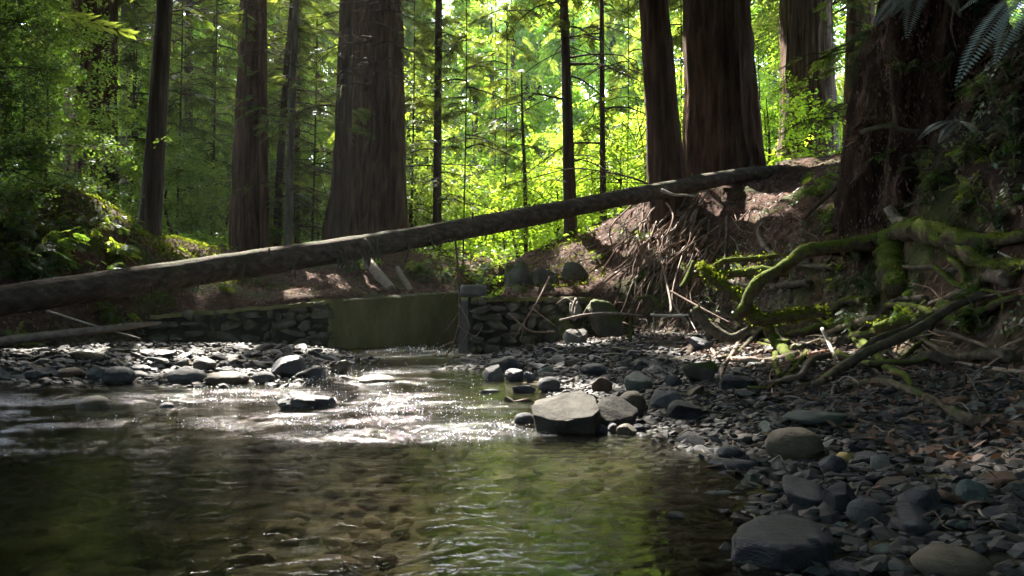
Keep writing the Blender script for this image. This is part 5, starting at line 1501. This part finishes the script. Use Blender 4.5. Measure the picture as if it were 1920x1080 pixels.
BR = [
 ('dead_branch', [(1664, 388, 9.9, 9), (1685, 415, 9.8, 12), (1712, 440, 9.7, 15)], 'wood', 'stout brown branch stub rising from the mossy limb'),
 ('dead_root', [(1303, 578, 10.3, 10), (1322, 606, 10.2, 11), (1350, 626, 10.1, 10), (1376, 634, 10, 9), (1408, 612, 10, 5)], 'mossbranch', 'smooth bare root cradled under the S shaped mossy root'),
 ('dead_branch', [(1846, 549, 7.2, 7), (1787, 575, 7.2, 9), (1727, 613, 7.1, 10), (1676, 638, 7, 10), (1625, 660, 6.9, 10), (1578, 690, 6.8, 10), (1532, 730, 6.6, 9)], 'mossbranch', 'straight mossy branch slanting down the dark right bank to the gravel'),
 ('dead_branch', [(1754, 586, 7.4, 4), (1693, 617, 7.3, 5), (1642, 636, 7.1, 6), (1600, 672, 6.9, 5)], 'mossbranch', 'thinner twin branch alongside the straight mossy branch'),
 ('dead_branch', [(1576, 729, 6.1, 5), (1642, 716, 5.9, 8), (1684, 731, 5.7, 9), (1744, 758, 5.5, 10), (1791, 783, 5.4, 11), (1842, 805, 5.2, 12), (1960, 822, 5, 14)], 'mossbranch', 'curved greenish branch lying on the stones toward the right edge'),
 ('driftwood_stick', [(1594, 763, 5.2, 3.5), (1603, 786, 5.1, 5), (1642, 805, 4.8, 4), (1680, 834, 4.5, 4), (1731, 862, 4.2, 3.5), (1765, 882, 4, 2.5)], 'wood', 'hooked brown driftwood stick on the near gravel'),
 ('dead_stick', [(1541, 615, 8.8, 3), (1557, 650, 8.6, 3.5), (1573, 684, 8.4, 3)], 'bleached', 'short straight pale stick leaning beside the mossy branch'),
 ('dead_stick', [(1565, 726, 6.5, 3.5), (1553, 757, 6.2, 3.2), (1526, 780, 6, 2)], 'wood', 'bent brown stick at the lower end of the mossy branch'),
 ('dead_stick', [(1752, 620, 7.4, 3.5), (1795, 630, 7.2, 4), (1858, 656, 7, 4)], 'wood', 'grey stick lying across the dark bank under the branches'),
 ('dead_stick', [(1794, 679, 6.6, 3), (1855, 694, 6.4, 4.5), (1930, 704, 6.2, 5)], 'wood', 'pale tipped stick pointing in from the right edge'),
 ('dead_stick', [(1628, 677, 7, 1.8), (1693, 692, 6.8, 2.2), (1715, 690, 6.7, 3), (1754, 702, 6.6, 1.6)], 'bleached', 'thin white twig shining on the dark bank'),
 ('dead_stick', [(1838, 680, 6.6, 3), (1880, 655, 6.6, 3.5), (1925, 636, 6.5, 3.5)], 'wood', 'dull stick rising toward the right edge'),
 ('dead_stick', [(1872, 474, 7.6, 2), (1900, 488, 7.5, 2.5), (1930, 496, 7.4, 2.5)], 'bleached', 'pale twig above the thick mossy limb by the right edge'),
 ('root', [(1614, 248, 9.4, 4), (1640, 240, 9.3, 5), (1665, 236, 9.3, 5), (1700, 245, 9.3, 4.5), (1735, 246, 9.4, 3)], 'mossbranch', 'arched root sticking out below the rotten stump'),
 ('dead_branch', [(1505, 412, 11.8, 3), (1550, 368, 11.6, 5), (1598, 322, 11.4, 6)], 'darkbark', 'dark straight branch propped against the rotten stump'),
 ('dead_root', [(1370, 702, 8.6, 5), (1432, 690, 8.8, 6), (1481, 688, 8.8, 7), (1511, 673, 8.9, 6), (1560, 657, 9, 4)], 'redwoodstick', 'reddish root lying on the gravel below the mossy roots'),
 ('dead_root', [(1080, 560, 14.3, 3), (1073, 585, 14.1, 2.5), (1090, 594, 14, 2), (1100, 578, 14, 1.5)], 'wood', 'pale curled root on the bank above the white rock'),
 ('dead_root', [(1044, 570, 14.6, 2), (1062, 560, 14.5, 2.5), (1078, 575, 14.3, 2.2), (1074, 600, 14, 1.6)], 'wood', 'thin pale root hooking round the curled one'),
 ('dead_root', [(1050, 600, 14.2, 1.8), (1100, 590, 13.6, 2.5), (1150, 588, 13.2, 2.8), (1205, 592, 12.8, 2)], 'wood', 'long thin root arching over the bank foot'),
 ('dead_stick', [(953, 587, 14.4, 1.6), (993, 620, 14.2, 2), (1040, 622, 14, 1.4)], 'redwoodstick', 'forked brown stick before the right stone wall'),
 ('dead_stick', [(1290, 632, 11.2, 5), (1296, 655, 11, 6), (1290, 672, 10.9, 5)], 'darkbark', 'dark post like root stub at the edge of the gravel'),
 ('dead_stick', [(1220, 590, 12, 2.4), (1260, 592, 11.8, 2.6), (1290, 590, 11.6, 1.8)], 'bleached', 'pale straight stick left of the bare root'),
 ('dead_stick', [(1258, 546, 11.8, 1.8), (1310, 575, 11, 2.2), (1370, 606, 10.4, 1.6)], 'redwoodstick', 'thin reddish stick lying across the roots'),
]
for k, (nm, pix, mt, lab) in enumerate(BR):
    limb_object(nm, pix, M[mt], lab, 'branch' if 'branch' in nm else ('root' if 'root' in nm else 'stick'), seg=8, rough=.16, step=.05, seed=80 + k, freq=11)

# pile of dead sticks sliding down the bank
random.seed(21)
def stick(p, q, rad, mat, label, group, bend=.06):
    p, q = np.asarray(p), np.asarray(q)
    L_ = np.linalg.norm(q - p)
    m = (p + q) / 2 + np.array([random.gauss(0, bend * L_), random.gauss(0, bend * L_ * .5), random.gauss(.02, bend * L_)])
    m2 = p * .2 + q * .8 + np.array([random.gauss(0, bend * L_ * .6), 0, random.gauss(0, bend * L_ * .6)])
    mb = MB()
    tube(mb, [p, m, m2, q], [rad, rad * .9, rad * .7, rad * .35], 6, .08, .12, 12)
    tag(mb.build('dead_stick', M[mat], origin=p), label, 'stick', group)
def bank_pt(px, py, lift=.06):
    p = hit(px, py)
    v = nrm(CAM - p)
    return p + v * lift + [0, 0, lift * .5]
G1 = 'dead sticks of the pile on the right bank'
for k in range(125):
    a = random.random()
    px = 1215 + 105 * a + random.gauss(0, 32); py = random.uniform(365, 485)
    L_ = random.uniform(60, 180)
    ang = random.gauss(2.05, .32)
    stick(bank_pt(px, py, random.uniform(.05, .35)), bank_pt(px + math.cos(ang) * L_, py + math.sin(ang) * L_, random.uniform(.04, .2)), random.uniform(.009, .024), random.choice(['redwoodstick', 'redwoodstick', 'wood']),
          'bare brown stick in the tangled pile sliding down the right bank', G1)
for k in range(26):
    px, py = random.uniform(1340, 1500), random.uniform(390, 470)
    L_ = random.uniform(35, 80); ang = random.choice([1.1, 1.2, 2.0, 1.9, .6]) + random.gauss(0, .2)
    stick(bank_pt(px, py, .12), bank_pt(px + math.cos(ang) * L_, py + math.sin(ang) * L_, .08), random.uniform(.007, .014), random.choice(['redwoodstick', 'wood']), 'crossing dry stick on the sunlit needle patch of the bank', 'crossing sticks on the needle patch')
for k in range(30):
    px, py = random.uniform(1060, 1420), random.uniform(560, 650)
    L_ = random.uniform(30, 90); ang = random.uniform(-.6, .9)
    stick(bank_pt(px, py, .08), bank_pt(px + math.cos(ang) * L_, py + math.sin(ang) * L_, .06), random.uniform(.006, .012), random.choice(['redwoodstick', 'wood', 'wood']), 'thin twig strewn along the foot of the right bank', 'twigs at the bank foot')
for k in range(24):
    px, py = random.uniform(1480, 1900), random.uniform(520, 720)
    L_ = random.uniform(40, 110); ang = random.choice([-.5, .2, -.8, .5]) + random.gauss(0, .2)
    stick(bank_pt(px, py, .08), bank_pt(px + math.cos(ang) * L_, py + math.sin(ang) * L_, .06), random.uniform(.005, .011), random.choice(['wood', 'redwoodstick']), 'thin twig in the dark under the mossy limb', 'twigs on the dark bank')

for k in range(34):
    px, py = random.uniform(1300, 1900), random.uniform(700, 1000)
    L_ = random.uniform(30, 110); ang = random.choice([.5, -.4, .9, 2.4]) + random.gauss(0, .25)
    stick(bank_pt(px, py, .03), bank_pt(min(px + math.cos(ang) * L_, 1930), min(py + math.sin(ang) * L_ * .6, 1060), .03), random.uniform(.0025, .006), random.choice(['wood', 'redwoodstick', 'wood']), 'thin dead twig lying on the stones of the right gravel bar', 'twigs on the right gravel bar', .1)

# mossy roots tangled all over the dark bank
random.seed(33)
for k in range(36):
    px, py = 1440 + 460 * random.random() ** 1.4, random.uniform(440, 700)
    ang = random.choice([2.6, 2.9, 3.3, .4, 2.2]) + random.gauss(0, .25)
    n_ = 5
    pts_, rad_ = [], []
    r0 = random.uniform(.025, .075)
    for j in range(n_):
        pts_.append(bank_pt(min(px, 1925), py, random.uniform(.02, .16)))
        rad_.append(r0 * (1 - .17 * j))
        px += math.cos(ang) * random.uniform(30, 55); py += math.sin(ang) * random.uniform(20, 45)
        py = min(max(py, 420), 735)
        ang += random.gauss(0, .4)
    mb = MB()
    tube(mb, pts_, rad_, 9, .05, .25, 9, seed=k)
    mm_ = random.choice(['mosswood', 'mosswood', 'mosswood', 'mossbranch', 'mossbranch', 'wood'])
    tag(mb.build('root', M[mm_], origin=pts_[0]), {'mosswood': 'mossy root winding over the dark right bank', 'mossbranch': 'half mossy root crossing the dark right bank', 'wood': 'bare brown root crossing the dark right bank'}[mm_], 'root', {'mosswood': 'mossy roots on the right bank', 'mossbranch': 'half mossy roots on the right bank', 'wood': 'bare roots on the right bank'}[mm_])

# rotten stump at the top of the right bank
def rotten_stump():
    c = P(1700, 360, 10.6)
    root = empty('rotten_stump', (c[0], c[1], c[2]), 'tall rotten redwood stump with crumbling dark hollows and ferns on top', 'stump')
    nz, nt2 = 60, 96
    z = np.linspace(-.8, 3.6, nz)[:, None]; th = np.linspace(0, 2 * math.pi, nt2, endpoint=False)[None]
    rr = .62 + .28 * np.exp(-(z + .8) / .7) - .03 * z
    base = np.stack([np.cos(th) + 0 * z, np.sin(th) + 0 * z, z * .35 + 0 * th], -1)
    rr = rr * (1 + .42 * fbm(base * 1.8, 4, 4) + .12 * fbm(base * np.array([6, 6, 3.0]), 3, 6) + .06 * noise3(base * np.array([16, 16, 14.]), 7))
    x = c[0] + .12 * z + rr * np.cos(th); y = c[1] + rr * np.sin(th) + 0 * z
    V = np.stack([x, y, c[2] + z + 0 * th], -1)
    i = np.arange(nz - 1)[:, None] * nt2; j = np.arange(nt2)[None]; j2 = (j + 1) % nt2
    mb = MB().add(V, np.stack([i + j, i + j2, i + nt2 + j2, i + nt2 + j], -1).reshape(-1, 4))
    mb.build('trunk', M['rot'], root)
    rq = np.random.default_rng(14)
    for q_ in range(46):
        a_, z_ = int(rq.integers(0, nt2)), int(rq.integers(18, nz - 4))
        if math.sin(th[0, a_]) > .3:
            continue
        st_ = V[z_, a_]
        ln_ = rq.uniform(.3, 1.1)
        o_ = np.array([math.cos(th[0, a_]), math.sin(th[0, a_]), 0]) * rq.uniform(.03, .1)
        mr = MB()
        tube(mr, [st_, st_ + o_ - [0, 0, ln_ * .3], st_ + o_ * 1.2 + [rq.normal(0, .05), 0, -ln_ * .65], st_ + o_ + [rq.normal(0, .08), 0, -ln_]], [.03, .024, .016, .005], 6, .06, .25, 10, seed=q_)
        mr.build('root_strip', M['rot'] if q_ % 3 else M['mossbranch'], root)
    rg = np.random.default_rng(4)
    n = 9000
    k = rg.integers(0, nz, n); l = rg.integers(0, nt2, n)
    p = V[k, l] + rg.normal(0, .03, (n, 3)); out = np.stack([np.cos(th[0, l]), np.sin(th[0, l]), 0 * l], -1)
    p += out * .03
    d = nrm(np.stack([rg.normal(0, .4, n), rg.normal(0, .4, n), -np.ones(n)], -1)); w = nrm(np.cross(d, out + rg.normal(0, .5, (n, 3))))
    Ls = rg.uniform(.02, .08, n)[:, None]
    q = np.stack([p, p + d * Ls * .5 + w * Ls * .18, p + d * Ls, p + d * Ls * .5 - w * Ls * .18], 1)
    MB().quads(q, rg.random(n) * .45).build('bark_flakes', M['litter'], root, smooth=False)
    for q_ in range(44):
        a_, z_ = int(rq.integers(0, nt2)), int(rq.integers(12, nz - 1))
        if math.sin(th[0, a_]) > .25:
            continue
        mt_ = ['litter', 'leaf_near', 'fern', 'litter'][q_ % 4]
        shrub(0, 0, 7, rq.uniform(.2, .45), 1400 + q_, {'litter': 'tuft of dead brown fronds hanging on the rotten stump', 'leaf_near': 'dark leafy sprig growing out of the rotten stump', 'fern': 'dim ferny tuft growing out of the rotten stump'}[mt_], mt_, .22, name='plant_tuft', group={'litter': 'dead tufts on the stump', 'leaf_near': 'leafy sprigs on the stump', 'fern': 'ferny tufts on the stump'}[mt_], base=V[z_, a_])
rotten_stump()

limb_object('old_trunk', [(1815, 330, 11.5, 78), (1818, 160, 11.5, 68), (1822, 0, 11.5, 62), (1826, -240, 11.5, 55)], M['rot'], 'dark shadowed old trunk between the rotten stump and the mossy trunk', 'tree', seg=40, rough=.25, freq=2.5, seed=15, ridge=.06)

# ------------------------------------------------------------------ ferns
def frond(mb, stem, base, tip, sag, width, n=26, up=(0, 0, 1), seed=0, roll=0.0):
    rg = np.random.default_rng(seed)
    base, tip = np.asarray(base, float), np.asarray(tip, float)
    t = np.linspace(0, 1, n)
    C = base + (tip - base) * t[:, None] + np.array([0, 0, 1.0]) * (sag * 4 * t * (1 - t))[:, None]
    tube(stem, C[::5], np.linspace(.005, .0015, len(C[::5])), 4, .1, 0)
    T = nrm(np.gradient(C, axis=0))
    side = nrm(np.cross(T, np.asarray(up, float)))
    q = []
    for i in range(2, n):
        f = t[i]
        L_ = width * (math.sin(math.pi * (.12 + .86 * f)) ** .8) * rg.uniform(.9, 1.08)
        for s in (-1, 1):
            d = side[i] * s + T[i] * .35 + np.array([0, 0, -.18])
            q.append(kite(C[i], d, T[i], L_, (np.linalg.norm(tip - base) / n) * .95))
    mb.quads(np.array(q), rg.uniform(.3, .9, len(q)))
def fern(name, base, fronds, label, width, seed, mat='fern'):
    """fronds: list of tip points"""
    root = empty(name, base, label, 'fern')
    for k, (tip, sag) in enumerate(fronds):
        a, b = MB(), MB()
        frond(a, b, base, tip, sag, width, 46, up=(.0, -.45, 1), seed=seed + k)
        a.build('frond', M[mat], root, smooth=False)
        b.build('stalk', M['wood'], root)
fern('fern', P(1960, -40, 5.4), [(P(1793, 158, 5.2), .12), (P(1866, 118, 5.0), .1), (P(1800, 20, 5.6), .08), (P(1990, 150, 5.0), .1)], 'large pale blue green fern drooping in at the upper right corner', .12, 20, 'fern_skylit')
fern('fern', P(1740, -30, 9.6), [(P(1640, 48, 9.3), .12), (P(1672, 30, 9.2), .1), (P(1800, 30, 9.2), .15), (P(1700, 70, 9.1), .2), (P(1830, -10, 9.3), .15), (P(1600, -10, 9.5), .1)], 'grey green fern growing on top of the rotten stump', .17, 40, 'fern_skylit')
fern('fern', P(1800, 228, 8.8), [(P(1722, 262, 8.5), .08), (P(1760, 268, 8.4), .05), (P(1840, 262, 8.4), .06)], 'small fern on the bank right of the arched root', .08, 60, 'fern_skylit')
fern('fern', P(1640, 60, 11.2), [(P(1560, 120, 10.9), .15), (P(1590, 170, 10.8), .12), (P(1620, 190, 10.8), .1), (P(1540, 60, 11), .15), (P(1580, 20, 11), .2)], 'backlit dark fern hanging at the left side of the rotten stump', .14, 80)
fern('fern', P(1610, 520, 9.9), [(P(1570, 555, 9.6), .06), (P(1650, 560, 9.6), .05), (P(1600, 475, 9.7), .12)], 'second fern under the mossy limb beside the hanging stub', .09, 120)
fern('fern', P(1725, 320, 9.6), [(P(1680, 325, 9.3), .06), (P(1770, 330, 9.3), .06), (P(1735, 280, 9.4), .08)], 'low fern among clover beneath the rotten stump', .07, 140)
fern('fern', P(905, 525, 17.2), [(P(880, 520, 17), .1), (P(930, 522, 17), .1), (P(912, 505, 17), .1), (P(895, 538, 16.9), .05)], 'small fern on top of the wall beside the concrete block', .08, 160)

random.seed(71)
for k in range(30):
    px, py = random.uniform(1590, 1905), random.uniform(90, 430)
    h = hit(px, py)
    if h[1] > 14:
        continue
    b = h + nrm(CAM - h) * .05
    fr = []
    for j in range(6):
        a = random.uniform(0, 6.28)
        L_ = random.uniform(.18, .34)
        fr.append((b + np.array([math.cos(a) * L_, -abs(math.sin(a)) * L_ * .8 - .08, random.uniform(-.16, .14)]), random.uniform(.03, .07)))
    fern('fern', b, fr, 'small dim sword fern growing out of the steep right bank', .05, 200 + k * 10, 'fern')
for o in list(COL.objects):
    if o.get('label') == 'small dim sword fern growing out of the steep right bank':
        o['group'] = 'sword ferns on the right bank'

# light mist in the forest air
mb = MB()
Vh, Th = np.array([(x, y, z) for x in (-115, 115) for y in (-45, 130) for z in (-6, 60)], float), np.array([[0, 1, 3, 2], [4, 6, 7, 5], [0, 4, 5, 1], [2, 3, 7, 6], [0, 2, 6, 4], [1, 5, 7, 3]])
mb.add(Vh, Th)
mh, nh, oh = nodes_mat('forest_haze')
pv = N(nh, 'ShaderNodeVolumePrincipled'); pv.inputs['Color'].default_value = (0.9, 0.92, 0.9, 1); pv.inputs['Density'].default_value = 0.00028; pv.inputs['Anisotropy'].default_value = 0.2
nh.links.new(pv.outputs[0], oh.inputs['Volume'])
kind(mb.build('haze', mh, smooth=False), 'stuff')
